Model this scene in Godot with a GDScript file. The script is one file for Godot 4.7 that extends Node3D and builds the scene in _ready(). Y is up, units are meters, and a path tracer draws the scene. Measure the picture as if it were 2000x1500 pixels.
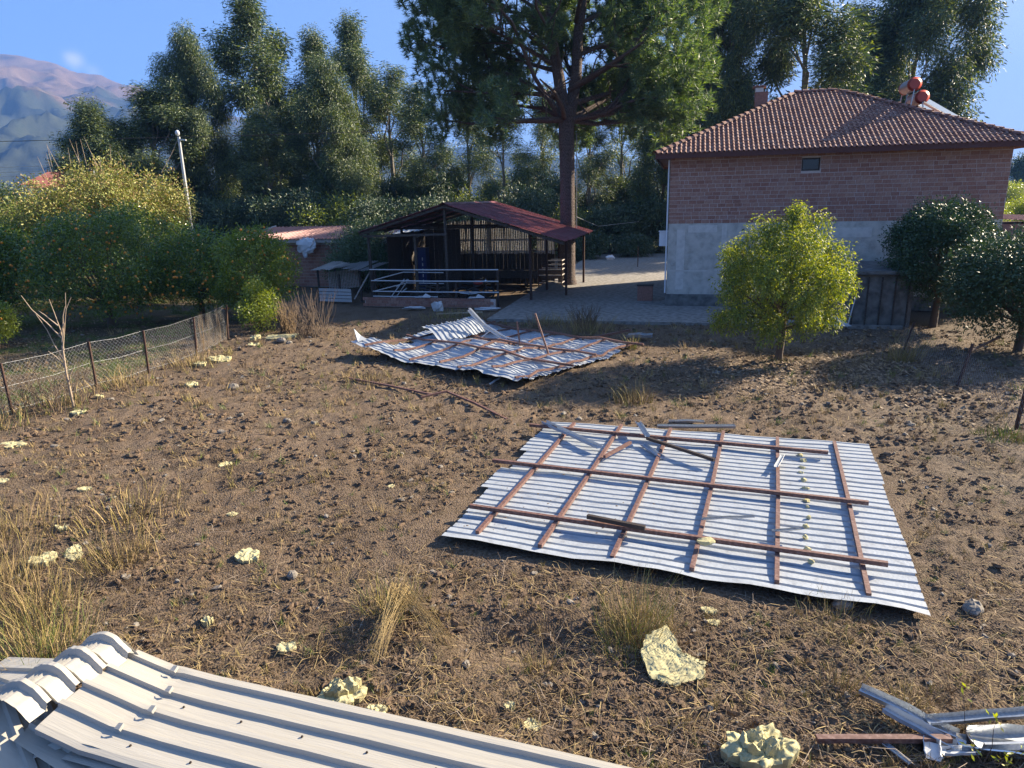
extends Node3D
# A field behind a half-built brick house on a clear winter morning, strewn with sheets torn off a roof.

const VILLAGE_TURN := -14.0          # house, shed and railing share one heading
const HOUSE_AT := Vector3(6.97, 0, -30.84)
var rng := RandomNumberGenerator.new()
var soft := FastNoiseLite.new()
var fine := FastNoiseLite.new()
var M := {}
var taken := {}


class MB:
	var v := PackedVector3Array()
	var n := PackedVector3Array()
	var c := PackedColorArray()
	var col := Color.WHITE

	func tri(a: Vector3, b: Vector3, d: Vector3) -> void:
		var m := (d - a).cross(b - a)
		if m.length_squared() < 1e-16:
			return
		m = m.normalized()
		v.append(a); v.append(b); v.append(d)
		n.append(m); n.append(m); n.append(m)
		c.append(col); c.append(col); c.append(col)

	func quad(a: Vector3, b: Vector3, d: Vector3, e: Vector3) -> void:
		tri(a, b, d)
		tri(a, d, e)

	func stri(a: Vector3, b: Vector3, d: Vector3, na: Vector3, nb: Vector3, nd: Vector3) -> void:
		v.append(a); v.append(b); v.append(d)
		n.append(na); n.append(nb); n.append(nd)
		c.append(col); c.append(col); c.append(col)

	func box(t: Transform3D, s: Vector3) -> void:
		var h := s * 0.5
		for k in 3:
			for sg in [-1.0, 1.0]:
				var d := Vector3.ZERO
				d[k] = sg
				var u := Vector3.ZERO
				u[(k + 1) % 3] = 1.0
				var w := d.cross(u)
				var o: Vector3 = d * h
				var uu: Vector3 = u * h
				var ww: Vector3 = w * h
				quad(t * (o - uu - ww), t * (o - uu + ww), t * (o + uu + ww), t * (o + uu - ww))

	func block(at: Vector3, s: Vector3) -> void:
		box(Transform3D(Basis(), at), s)

	func bar(p: Vector3, q: Vector3, w: float, h: float, up := Vector3.UP) -> void:
		var z := (q - p).normalized()
		if absf(z.dot(up)) > 0.98:
			up = Vector3.RIGHT
		var x := up.cross(z).normalized()
		var y := z.cross(x)
		box(Transform3D(Basis(x, y, z), (p + q) * 0.5), Vector3(w, h, p.distance_to(q)))

	func tube(path: Array, radii: Array, sides := 6, cap := true) -> void:
		var rings := []
		var X := Vector3.ZERO
		for i in path.size():
			var t: Vector3 = (path[mini(i + 1, path.size() - 1)] - path[maxi(i - 1, 0)]).normalized()
			if i == 0:
				X = t.cross(Vector3(0.31, 0.2, 0.93)).normalized()
			X = (X - t * X.dot(t)).normalized()
			var Y := t.cross(X)
			var ring := []
			for j in sides:
				var a := TAU * j / sides
				ring.append(X * cos(a) + Y * sin(a))
			rings.append(ring)
		for i in path.size() - 1:
			for j in sides:
				var k := (j + 1) % sides
				var na: Vector3 = rings[i][j]
				var nb: Vector3 = rings[i + 1][j]
				var nd: Vector3 = rings[i + 1][k]
				var ne: Vector3 = rings[i][k]
				var a: Vector3 = path[i] + na * radii[i]
				var b: Vector3 = path[i + 1] + nb * radii[i + 1]
				var d: Vector3 = path[i + 1] + nd * radii[i + 1]
				var e: Vector3 = path[i] + ne * radii[i]
				stri(a, b, d, na, nb, nd)
				stri(a, d, e, na, nd, ne)
		if cap:
			var last := path.size() - 1
			for j in sides:
				var k := (j + 1) % sides
				tri(path[0], path[0] + rings[0][j] * radii[0], path[0] + rings[0][k] * radii[0])
				tri(path[last], path[last] + rings[last][k] * radii[last], path[last] + rings[last][j] * radii[last])

	# rows[i][k]: smooth along i, a crease at every k
	func strips(rows: Array) -> void:
		for k in rows[0].size() - 1:
			var nr := []
			for i in rows.size() - 1:
				nr.append((rows[i + 1][k + 1] - rows[i][k]).cross(rows[i + 1][k] - rows[i][k + 1]).normalized())
			for i in rows.size() - 1:
				var n0: Vector3 = (nr[maxi(i - 1, 0)] + nr[i]).normalized()
				var n1: Vector3 = (nr[mini(i + 1, nr.size() - 1)] + nr[i]).normalized()
				stri(rows[i][k], rows[i + 1][k], rows[i + 1][k + 1], n0, n1, n1)
				stri(rows[i][k], rows[i + 1][k + 1], rows[i][k + 1], n0, n1, n0)

	# a closed smooth ball of noise-bent radius
	func lump(at: Vector3, s: Vector3, f: FastNoiseLite, rough: float, seg := 8, rings_n := 5, off := 0.0) -> void:
		var rows := []
		for i in rings_n + 1:
			var row := []
			var a := PI * i / rings_n
			for j in seg + 1:
				var b := TAU * (j % seg) / seg
				var d := Vector3(sin(a) * cos(b), cos(a), sin(a) * sin(b))
				var r := 1.0 + rough * f.get_noise_3d(d.x * 60.0 + off, d.y * 60.0, d.z * 60.0 - off)
				row.append(at + d * s * r)
			rows.append(row)
		for i in rings_n:
			for j in seg:
				quad(rows[i][j], rows[i][j + 1], rows[i + 1][j + 1], rows[i + 1][j])

	func surface(into: ArrayMesh, mat: Material) -> void:
		if v.is_empty():
			return
		var arr := []
		arr.resize(Mesh.ARRAY_MAX)
		arr[Mesh.ARRAY_VERTEX] = v
		arr[Mesh.ARRAY_NORMAL] = n
		if mat is StandardMaterial3D and mat.vertex_color_use_as_albedo:
			arr[Mesh.ARRAY_COLOR] = c
		into.add_surface_from_arrays(Mesh.PRIMITIVE_TRIANGLES, arr)
		into.surface_set_material(into.get_surface_count() - 1, mat)

	func mesh(mat: Material) -> ArrayMesh:
		var m := ArrayMesh.new()
		surface(m, mat)
		return m


func numbered(called: String) -> String:
	var k: int = taken.get(called, 0)
	taken[called] = k + 1
	return called if k == 0 else "%s_%03d" % [called, k]


func tag(o: Node, label: String, category := "", group := "", kind := "") -> Node:
	if label: o.set_meta("label", label)
	if category: o.set_meta("category", category)
	if group: o.set_meta("group", group)
	if kind: o.set_meta("kind", kind)
	return o


func thing(called: String, label: String, category: String, at := Vector3.ZERO, turn := 0.0, group := "") -> Node3D:
	var o := Node3D.new()
	o.name = numbered(called)
	add_child(o, true)
	o.position = at
	o.rotation_degrees.y = turn
	tag(o, label, category, group)
	return o


func put(called: String, mesh: Mesh, parent: Node = self) -> MeshInstance3D:
	var o := MeshInstance3D.new()
	o.name = numbered(called) if parent == self else called
	o.mesh = mesh
	parent.add_child(o, true)
	return o


func part(called: String, b: MB, mat: Material, parent: Node) -> MeshInstance3D:
	return put(called, b.mesh(mat), parent)


func lone(called: String, b: MB, mat: Material, label: String, category: String, at := Vector3.ZERO, turn := 0.0, group := "") -> MeshInstance3D:
	var o := put(called, b.mesh(mat))
	o.position = at
	o.rotation_degrees.y = turn
	tag(o, label, category, group)
	return o


func struct(called: String, mesh: Mesh) -> MeshInstance3D:
	var o := put(called, mesh)
	o.set_meta("kind", "structure")
	return o


func many(called: String, mesh: Mesh, places: Array, parent: Node = self, stuff := true) -> MultiMeshInstance3D:
	var mm := MultiMesh.new()
	mm.transform_format = MultiMesh.TRANSFORM_3D
	mm.mesh = mesh
	mm.instance_count = places.size()
	for i in places.size():
		mm.set_instance_transform(i, places[i])
	var o := MultiMeshInstance3D.new()
	o.name = numbered(called) if parent == self else called
	o.multimesh = mm
	parent.add_child(o, true)
	if stuff: o.set_meta("kind", "stuff")
	return o


func vil(u: float, v: float, y := 0.0) -> Vector3:
	var a := deg_to_rad(-VILLAGE_TURN)
	return HOUSE_AT + Vector3(cos(a), 0, sin(a)) * u + Vector3(sin(a), 0, -cos(a)) * v + Vector3(0, y, 0)


func rf(a: float, b: float) -> float:
	return rng.randf_range(a, b)


func rdir() -> Vector3:
	var y := rf(-1, 1)
	var a := rf(0, TAU)
	var r := sqrt(1 - y * y)
	return Vector3(r * cos(a), y, r * sin(a))


func turned(yaw: float, s := 1.0, tilt := 0.0) -> Basis:
	return Basis(Vector3.UP, yaw) * Basis(Vector3.RIGHT, tilt) * Basis.from_scale(Vector3.ONE * s)


# ---- materials -------------------------------------------------------------------------------

func lin(r: float, g: float, b: float) -> Color:
	return Color(r, g, b).linear_to_srgb()


func noise_tex(sd: int, freq: float, stops: Array, size := 512, octaves := 5, kind := FastNoiseLite.TYPE_SIMPLEX_SMOOTH) -> NoiseTexture2D:
	var f := FastNoiseLite.new()
	f.seed = sd
	f.noise_type = kind
	f.frequency = freq
	f.fractal_octaves = octaves
	var t := NoiseTexture2D.new()
	t.width = size
	t.height = size
	t.seamless = true
	t.noise = f
	if stops.size():
		var g := Gradient.new()
		var offs := PackedFloat32Array()
		var cols := PackedColorArray()
		for s in stops:
			offs.append(s[0])
			cols.append(lin(s[1], s[2], s[3]))
		g.offsets = offs
		g.colors = cols
		t.color_ramp = g
	return t


func mat(called: String, c: Color, rough := 0.8, metal := 0.0, tex: Texture2D = null, scale := 1.0, bump: Texture2D = null, bump_cm := 0.0) -> StandardMaterial3D:
	var m := StandardMaterial3D.new()
	m.resource_name = called
	m.albedo_color = c
	m.roughness = rough
	m.metallic = metal
	m.cull_mode = BaseMaterial3D.CULL_DISABLED
	if tex or bump:
		m.uv1_triplanar = true
		m.uv1_scale = Vector3.ONE * scale
	if tex:
		m.albedo_texture = tex
	if bump:
		m.heightmap_enabled = true
		m.heightmap_texture = bump
		m.heightmap_scale = bump_cm
	M[called] = m
	return m


func leaf_mat(called: String, c: Color, through: Color, rough := 0.5) -> StandardMaterial3D:
	var m := mat(called, c, rough)
	m.backlight_enabled = true
	m.backlight = through
	return m


func make_materials() -> void:
	var grain := noise_tex(3, 0.05, [], 512, 5)
	var coarse := noise_tex(5, 0.02, [], 512, 5)
	M.grain_tex = grain
	M.coarse_tex = coarse
	var soil := noise_tex(11, 0.03, [[0.0, 0.38, 0.35, 0.32], [0.3, 0.62, 0.6, 0.57], [0.5, 0.88, 0.87, 0.85], [0.75, 1.0, 1.0, 1.0], [1.0, 1.0, 1.0, 1.0]], 1024, 6)
	var sm := mat("soil", Color.WHITE, 0.95, 0.0, soil, 0.45, noise_tex(12, 0.06, [], 1024, 6), 2.2)
	sm.uv1_world_triplanar = true
	sm.vertex_color_use_as_albedo = true
	sm.metallic_specular = 0.25
	var clod := mat("clod", Color.WHITE, 0.95, 0.0, noise_tex(13, 0.04, [[0.0, 0.082, 0.057, 0.039], [0.5, 0.144, 0.102, 0.069], [1.0, 0.205, 0.150, 0.105]], 256), 3.0)
	clod.metallic_specular = 0.2
	mat("stone", Color.WHITE, 0.85, 0.0, noise_tex(14, 0.03, [[0.0, 0.101, 0.086, 0.072], [0.6, 0.194, 0.173, 0.144], [1.0, 0.302, 0.281, 0.245]], 256), 2.0)
	mat("paving", Color.WHITE, 0.85, 0.0, noise_tex(21, 0.02, [[0.0, 0.124, 0.112, 0.096], [0.35, 0.180, 0.164, 0.146], [0.55, 0.236, 0.220, 0.198], [1.0, 0.298, 0.282, 0.260]], 512, 6), 0.3, grain, 0.8)
	mat("plaster", Color.WHITE, 0.9, 0.0, noise_tex(22, 0.012, [[0.0, 0.324, 0.311, 0.280], [0.4, 0.424, 0.408, 0.368], [0.6, 0.471, 0.452, 0.409], [1.0, 0.525, 0.504, 0.457]], 512, 6), 0.35, grain, 1.2)
	mat("old_concrete", Color.WHITE, 0.92, 0.0, noise_tex(23, 0.012, [[0.0, 0.068, 0.068, 0.065], [0.5, 0.135, 0.135, 0.128], [1.0, 0.203, 0.203, 0.196]], 512, 6), 0.35, grain, 1.5)
	mat("mortar", Color.WHITE, 0.95, 0.0, noise_tex(24, 0.05, [[0.0, 0.42, 0.355, 0.33], [1.0, 0.62, 0.56, 0.53]], 256), 1.5)
	var tones := [[0.31, 0.158, 0.118], [0.34, 0.185, 0.14], [0.28, 0.138, 0.103], [0.36, 0.21, 0.16], [0.32, 0.165, 0.12], [0.335, 0.193, 0.153]]
	for k in 6:
		var t: Array = tones[k]
		mat("brick_%d" % k, Color.WHITE, 0.92, 0.0, noise_tex(30 + k, 0.05, [[0.0, t[0] * 0.75, t[1] * 0.75, t[2] * 0.75], [0.5, t[0], t[1], t[2]], [1.0, t[0] * 1.15, t[1] * 1.2, t[2] * 1.22]], 128), 1.4, grain, 0.4)
	var tt := [[0.28, 0.132, 0.094], [0.33, 0.17, 0.125], [0.235, 0.107, 0.078], [0.31, 0.178, 0.14]]
	for k in 4:
		var t: Array = tt[k]
		mat("tile_%d" % k, Color.WHITE, 0.75, 0.0, noise_tex(40 + k, 0.04, [[0.0, t[0] * 0.45, t[1] * 0.5, t[2] * 0.55], [0.45, t[0] * 0.9, t[1] * 0.9, t[2] * 0.9], [1.0, t[0] * 1.3, t[1] * 1.35, t[2] * 1.35]], 128), 1.2, grain, 0.3)
	mat("eave_wood", lin(0.13, 0.045, 0.035), 0.7, 0.0, noise_tex(47, 0.05, [[0.0, 0.5, 0.5, 0.5], [1.0, 1, 1, 1]], 128), 2.0)
	mat("dark_wood", Color.WHITE, 0.9, 0.0, noise_tex(48, 0.04, [[0.0, 0.03, 0.025, 0.021], [0.5, 0.062, 0.052, 0.044], [1.0, 0.115, 0.097, 0.082]], 256), 1.2, grain, 0.6)
	mat("grey_wood", Color.WHITE, 0.9, 0.0, noise_tex(49, 0.04, [[0.0, 0.22, 0.2, 0.175], [0.5, 0.38, 0.35, 0.32], [1.0, 0.5, 0.47, 0.44]], 256), 1.2, grain, 0.6)
	mat("pale_board", Color.WHITE, 0.85, 0.0, noise_tex(50, 0.04, [[0.0, 0.285, 0.217, 0.143], [1.0, 0.450, 0.375, 0.270]], 256), 1.2, grain, 0.5)
	mat("red_roof", Color.WHITE, 0.55, 0.0, noise_tex(51, 0.02, [[0.0, 0.056, 0.022, 0.020], [0.4, 0.160, 0.034, 0.034], [0.7, 0.216, 0.044, 0.044], [1.0, 0.272, 0.080, 0.072]], 256), 0.5)
	mat("pink_roof", Color.WHITE, 0.5, 0.0, noise_tex(52, 0.02, [[0.0, 0.210, 0.084, 0.070], [0.5, 0.336, 0.140, 0.122], [1.0, 0.392, 0.196, 0.175]], 256), 0.6)
	mat("white_sheet", Color.WHITE, 0.45, 0.0, noise_tex(53, 0.012, [[0.0, 0.243, 0.264, 0.289], [0.3, 0.315, 0.345, 0.380], [0.6, 0.337, 0.371, 0.407], [1.0, 0.364, 0.396, 0.435]], 512, 6), 0.6, grain, 0.3)
	mat("cream_sheet", Color.WHITE, 0.52, 0.0, noise_tex(54, 0.012, [[0.0, 0.335, 0.315, 0.27], [0.4, 0.375, 0.355, 0.305], [1.0, 0.405, 0.385, 0.335]], 512, 6), 0.7, grain, 0.15)
	M.cream_sheet.uv1_scale = Vector3(0.12, 2.2, 2.2)
	mat("sheet_under", lin(0.2, 0.21, 0.21), 0.5, 0.0)
	mat("red_primer", Color.WHITE, 0.6, 0.0, noise_tex(55, 0.03, [[0.0, 0.080, 0.037, 0.029], [0.5, 0.136, 0.068, 0.054], [1.0, 0.232, 0.152, 0.132]], 256), 2.0)
	mat("zinc", lin(0.5, 0.53, 0.56), 0.35, 0.75, noise_tex(56, 0.03, [[0.0, 0.6, 0.6, 0.6], [1.0, 1, 1, 1]], 256), 3.0)
	mat("white_metal", lin(0.55, 0.57, 0.59), 0.4, 0.0, noise_tex(57, 0.03, [[0.0, 0.75, 0.75, 0.74], [1.0, 1, 1, 1]], 256), 2.0)
	mat("dark_metal", lin(0.045, 0.034, 0.03), 0.6, 0.3)
	mat("rust_post", Color.WHITE, 0.8, 0.2, noise_tex(58, 0.05, [[0.0, 0.03, 0.018, 0.014], [1.0, 0.11, 0.055, 0.038]], 128), 4.0)
	mat("galv_wire", lin(0.30, 0.305, 0.31), 0.45, 0.6)
	var ins := mat("mineral_wool", Color.WHITE, 1.0, 0.0, noise_tex(59, 0.05, [[0.0, 0.36, 0.32, 0.17], [0.5, 0.47, 0.43, 0.24], [1.0, 0.55, 0.51, 0.32]], 256), 4.0, noise_tex(60, 0.12, [], 256), 0.5)
	ins.metallic_specular = 0.1
	mat("bark", Color.WHITE, 0.95, 0.0, noise_tex(61, 0.04, [[0.0, 0.031, 0.023, 0.019], [0.35, 0.102, 0.076, 0.066], [0.6, 0.172, 0.132, 0.115], [1.0, 0.258, 0.204, 0.184]], 256), 1.5, coarse, 9.0)
	M.bark.uv1_scale = Vector3(2.2, 0.7, 2.2)
	mat("pale_bark", Color.WHITE, 0.9, 0.0, noise_tex(62, 0.03, [[0.0, 0.09, 0.075, 0.06], [0.5, 0.2, 0.175, 0.145], [1.0, 0.36, 0.33, 0.28]], 256), 0.7)
	mat("twig", lin(0.1, 0.072, 0.052), 0.9)
	mat("pale_slat", lin(0.44, 0.44, 0.45), 0.8)
	mat("pale_twig", lin(0.34, 0.27, 0.2), 0.9)
	var straw := leaf_mat("straw", lin(0.36, 0.27, 0.13), Color(0.14, 0.11, 0.05), 0.8)
	straw.metallic_specular = 0.3
	leaf_mat("straw_dark", lin(0.17, 0.115, 0.06), Color(0.06, 0.045, 0.02), 0.8)
	leaf_mat("straw_olive", lin(0.24, 0.195, 0.06), Color(0.17, 0.15, 0.04), 0.7)
	leaf_mat("grass_green", lin(0.1, 0.14, 0.028), Color(0.18, 0.24, 0.04), 0.6)
	leaf_mat("dead_leaf", lin(0.25, 0.18, 0.115), Color(0.06, 0.045, 0.02), 0.8)
	leaf_mat("lime_a", lin(0.125, 0.165, 0.022), Color(0.42, 0.47, 0.05), 0.6)
	leaf_mat("lime_b", lin(0.175, 0.2, 0.025), Color(0.68, 0.69, 0.06), 0.6)
	leaf_mat("lime_c", lin(0.07, 0.105, 0.022), Color(0.2, 0.27, 0.04), 0.6)
	leaf_mat("orange_leaf_a", lin(0.075, 0.125, 0.025), Color(0.32, 0.42, 0.05), 0.33)
	leaf_mat("orange_leaf_b", lin(0.13, 0.165, 0.028), Color(0.6, 0.64, 0.06), 0.36)
	leaf_mat("orange_leaf_c", lin(0.045, 0.085, 0.022), Color(0.17, 0.25, 0.04), 0.3)
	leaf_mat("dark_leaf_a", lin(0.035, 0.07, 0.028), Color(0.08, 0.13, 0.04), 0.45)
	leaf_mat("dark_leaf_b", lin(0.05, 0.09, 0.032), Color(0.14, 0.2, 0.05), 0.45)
	leaf_mat("autumn_a", lin(0.26, 0.25, 0.06), Color(0.36, 0.36, 0.06), 0.6)
	leaf_mat("autumn_b", lin(0.18, 0.21, 0.045), Color(0.32, 0.37, 0.05), 0.6)
	leaf_mat("autumn_c", lin(0.26, 0.18, 0.07), Color(0.26, 0.18, 0.05), 0.7)
	leaf_mat("gum_a", lin(0.085, 0.125, 0.06), Color(0.2, 0.26, 0.07), 0.55)
	leaf_mat("gum_b", lin(0.15, 0.185, 0.065), Color(0.44, 0.48, 0.09), 0.55)
	leaf_mat("gum_c", lin(0.05, 0.08, 0.048), Color(0.1, 0.14, 0.06), 0.55)
	leaf_mat("needle_a", lin(0.09, 0.142, 0.08), Color(0.3, 0.4, 0.11), 0.5)
	leaf_mat("needle_b", lin(0.16, 0.22, 0.095), Color(0.5, 0.58, 0.14), 0.5)
	leaf_mat("needle_c", lin(0.058, 0.1, 0.066), Color(0.15, 0.23, 0.08), 0.5)
	mat("orange_peel", lin(0.72, 0.26, 0.03), 0.5)
	mat("fired_red", lin(0.34, 0.06, 0.04), 0.45)
	mat("collector", lin(0.35, 0.36, 0.36), 0.12, 0.6)
	mat("hidden_dark", lin(0.02, 0.02, 0.022), 0.9)
	mat("blue_paint", lin(0.02, 0.032, 0.11), 0.4)
	mat("black_rubber", lin(0.02, 0.02, 0.02), 0.7)
	mat("chrome", lin(0.7, 0.7, 0.7), 0.15, 1.0)
	mat("white_plastic", lin(0.62, 0.64, 0.67), 0.5)
	mat("render_white", lin(0.6, 0.58, 0.54), 0.9)
	mat("village_tile", lin(0.36, 0.12, 0.075), 0.85)
	mat("terrace_soil", lin(0.2, 0.17, 0.12), 0.95)
	var glass := mat("window_glass", Color(0.02, 0.025, 0.03, 0.6), 0.05)
	glass.transparency = BaseMaterial3D.TRANSPARENCY_ALPHA
	var hill := mat("hillside", Color.WHITE, 1.0, 0.0, noise_tex(63, 0.03, [[0.0, 0.3, 0.3, 0.3], [0.45, 0.7, 0.7, 0.7], [1.0, 1.0, 1.0, 1.0]], 512, 6), 0.011)
	hill.vertex_color_use_as_albedo = true
	hill.metallic_specular = 0.0


func _ready() -> void:
	# ---- camera, sky, sun, exposure
	var cam := Camera3D.new()
	cam.name = "camera"
	cam.fov = 58.11
	cam.near = 0.1
	cam.far = 9000.0
	cam.position = Vector3(0, 4.8, 0)
	cam.rotation_degrees = Vector3(-14.9, 0, -1.3)
	add_child(cam)
	cam.current = true
	var sun_az := deg_to_rad(65.0)          # to the right of the view
	var sun_el := deg_to_rad(27.0)
	var to_sun := Vector3(sin(sun_az) * cos(sun_el), sin(sun_el), -cos(sun_az) * cos(sun_el))
	var env := Environment.new()
	env.background_mode = Environment.BG_SKY
	env.sky = Sky.new()
	var pano := PanoramaSkyMaterial.new()
	pano.panorama = make_sky(to_sun)
	env.sky.sky_material = pano
	env.background_energy_multiplier = 0.345
	env.tonemap_mode = Environment.TONE_MAPPER_LINEAR
	env.tonemap_exposure = 3.75
	env.fog_enabled = true
	env.fog_density = 0.00018
	env.fog_light_color = Color(0.45, 0.66, 1.0)
	env.sdfgi_enabled = true
	env.ssao_enabled = true
	env.ssil_enabled = true
	var we := WorldEnvironment.new()
	we.name = "world_environment"
	we.environment = env
	add_child(we)
	var sun := DirectionalLight3D.new()
	sun.name = "sun"
	sun.light_energy = 1.6
	sun.light_color = Color(1.0, 0.93, 0.82)
	sun.light_angular_distance = 0.5
	sun.shadow_enabled = true
	add_child(sun)
	sun.look_at_from_position(to_sun * 50.0, Vector3.ZERO, Vector3.UP)

	rng.seed = 20
	soft.seed = 7
	soft.frequency = 1.0
	soft.fractal_octaves = 3
	fine.seed = 9
	fine.frequency = 1.0
	fine.fractal_octaves = 2
	make_materials()
	make_terrain()
	make_house()
	make_shed()
	make_left_shed()
	make_village()
	make_trees()
	make_orchard()
	make_roof_grid()
	make_crumpled_roof()
	make_folded_roof()
	make_fences()
	make_yard_things()
	make_field_things()
	make_ground_cover()


func make_sky(to_sun: Vector3) -> ImageTexture:
	var w := 1024
	var h := 512
	var img := Image.create(w, h, false, Image.FORMAT_RGBF)
	var puffs := FastNoiseLite.new()
	puffs.seed = 4
	puffs.frequency = 1.0
	puffs.fractal_octaves = 5
	# azimuth (right of the view) and height in degrees, half width, half height, strength
	var clouds := [[-29.8, 9.5, 0.55, 0.5, 0.7], [-28.7, 8.8, 0.45, 0.3, 0.5]]
	for j in h:
		var el := PI * (0.5 - (j + 0.5) / h)
		var y := sin(el)
		var cy := cos(el)
		var up := maxf(y, 0.0)
		var base := Color(0.21, 0.41, 0.80).lerp(Color(0.05, 0.17, 0.53), pow(up, 0.5))
		var haze := 0.5 * exp(-up / 0.09)
		for i in w:
			var az := wrapf(TAU * (i + 0.5) / w, -PI, PI)   # the picture begins straight ahead
			var d := Vector3(sin(az) * cy, y, -cos(az) * cy)
			var ang := acos(clampf(d.dot(to_sun), -1, 1))
			var glow := 0.95 * exp(-pow(ang / 0.78, 1.5))
			var c := base.lerp(Color(0.78, 0.84, 0.92), haze * (0.45 + 0.55 * exp(-ang)))
			c = c.lerp(Color(0.80, 0.92, 1.02), clampf(glow, 0, 1))
			if y < 0.0:
				c = c.lerp(Color(0.25, 0.23, 0.2), clampf(-y * 6.0, 0, 1))
			elif y < 0.3 and absf(az + 0.52) < 0.12:
				for k in clouds:
					var dx: float = (rad_to_deg(az) - k[0]) / k[2]
					var dy: float = (rad_to_deg(el) - k[1]) / k[3]
					var rr := dx * dx + dy * dy
					if rr < 2.2:
						var cov: float = k[4] * clampf(1.25 - rr + 0.9 * puffs.get_noise_2d(az * 60.0, el * 80.0), 0, 1)
						c = c.lerp(Color(0.8, 0.8, 0.84), clampf(cov, 0, 0.85))
			img.set_pixel(i, j, c)
	return ImageTexture.create_from_image(img)


# ---- terrain ---------------------------------------------------------------------------------

func in_yard(p: Vector3) -> bool:
	var a := deg_to_rad(-VILLAGE_TURN)
	var q := p - HOUSE_AT
	var u := q.x * cos(a) + q.z * sin(a)
	var v := q.x * sin(a) - q.z * cos(a)
	return u > -7.2 and v > -4.5 and v < 30.0 and u < 15.0 or u > -32.0 and u <= -7.2 and v > -1.2 and v < 12.0


func panel_cover(x: float, z: float) -> float:
	# 1 under the flat roof piece, 0 away from it
	var q := Vector2(x + 1.05, z + 9.35)
	var a := q.x * 0.935 + q.y * 0.355
	var b := q.x * 0.355 - q.y * 0.935
	var out := maxf(maxf(-0.2 - a, a - 6.4), maxf(-0.35 - b, b - 5.9))
	return clampf(1.0 - out / 0.35, 0, 1)


func ground_h(x: float, z: float) -> float:
	var d := Vector2(x, z).length()
	var h := 0.07 * soft.get_noise_2d(x * 0.22, z * 0.22)
	if d < 75.0:
		var rough := 0.6 + 0.5 * soft.get_noise_2d(x * 0.35 + 40.0, z * 0.35)
		h += 0.05 * rough * fine.get_noise_2d(x * 1.7, z * 1.7)
		var lump := fine.get_noise_2d(x * 4.6 + 9.0, z * 4.6)
		h += 0.033 * rough * maxf(lump, -0.1) * clampf(0.55 + 1.4 * soft.get_noise_2d(x * 0.45 + 90.0, z * 0.45), 0.1, 1.2)
		h += 0.022 * fine.get_noise_2d(x * 11.0, z * 11.0 + 31.0)
		var row := sin((x * 0.30 + z * 0.95) * 8.4 + 2.2 * soft.get_noise_2d(x * 0.3, z * 0.3))
		h += 0.042 * row * clampf(0.6 + soft.get_noise_2d(x * 0.16 - 7.0, z * 0.16), 0, 1)
	# the dug bank in front of the camera
	h -= 0.16 * exp(-(pow((x - 0.15) / 0.8, 2) + pow((z + 6.75) / 0.28, 2)))
	h += 0.10 * exp(-(pow((x - 0.1) / 0.9, 2) + pow((z + 7.25) / 0.3, 2)))
	h *= 1.0 - 0.85 * panel_cover(x, z)
	if in_yard(Vector3(x, 0, z)):
		h = h * 0.2 - 0.04
	if d > 90.0:
		h += (d - 90.0) * 0.012
	return h


func make_terrain() -> void:
	var xs := PackedFloat32Array()
	var x := 0.0
	var st := 0.052
	while x < 3600.0:
		xs.append(x)
		if x > 8.5:
			st *= 1.07
		x += st
	var cols := PackedFloat32Array()
	for k in range(xs.size() - 1, 0, -1):
		cols.append(-xs[k])
	cols.append_array(xs)
	var rows := PackedFloat32Array()
	var z := 60.0
	st = 6.0
	while z > -4200.0:
		rows.append(z)
		if z > -4.0:
			st = maxf(st * 0.8, 0.052)
		elif z < -12.0:
			st *= 1.017 if z > -45.0 else 1.09
		z -= st
	var nx := cols.size()
	var nz := rows.size()
	var v := PackedVector3Array()
	var nn := PackedVector3Array()
	var cc := PackedColorArray()
	v.resize(nx * nz)
	nn.resize(nx * nz)
	cc.resize(nx * nz)
	for j in nz:
		for i in nx:
			v[j * nx + i] = Vector3(cols[i], ground_h(cols[i], rows[j]), rows[j])
	for j in nz:
		for i in nx:
			var a := v[j * nx + mini(i + 1, nx - 1)] - v[j * nx + maxi(i - 1, 0)]
			var b := v[mini(j + 1, nz - 1) * nx + i] - v[maxi(j - 1, 0) * nx + i]
			nn[j * nx + i] = a.cross(b).normalized()
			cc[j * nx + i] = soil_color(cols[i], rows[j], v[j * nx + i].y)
	var idx := PackedInt32Array()
	idx.resize((nx - 1) * (nz - 1) * 6)
	var k := 0
	for j in nz - 1:
		for i in nx - 1:
			var p := j * nx + i
			idx[k] = p; idx[k + 1] = p + nx + 1; idx[k + 2] = p + 1
			idx[k + 3] = p; idx[k + 4] = p + nx; idx[k + 5] = p + nx + 1
			k += 6
	var arr := []
	arr.resize(Mesh.ARRAY_MAX)
	arr[Mesh.ARRAY_VERTEX] = v
	arr[Mesh.ARRAY_NORMAL] = nn
	arr[Mesh.ARRAY_COLOR] = cc
	arr[Mesh.ARRAY_INDEX] = idx
	var m := ArrayMesh.new()
	m.add_surface_from_arrays(Mesh.PRIMITIVE_TRIANGLES, arr)
	m.surface_set_material(0, M.soil)
	struct("ground", m)
	make_mountain()
	# paved yard round the house
	var yard := MB.new()
	yard.block(Vector3(0.7, -0.12, -12.8), Vector3(15.6, 0.4, 34.3))
	var y := struct("yard_paving", yard.mesh(M.paving))
	y.position = HOUSE_AT
	y.rotation_degrees.y = VILLAGE_TURN


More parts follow.
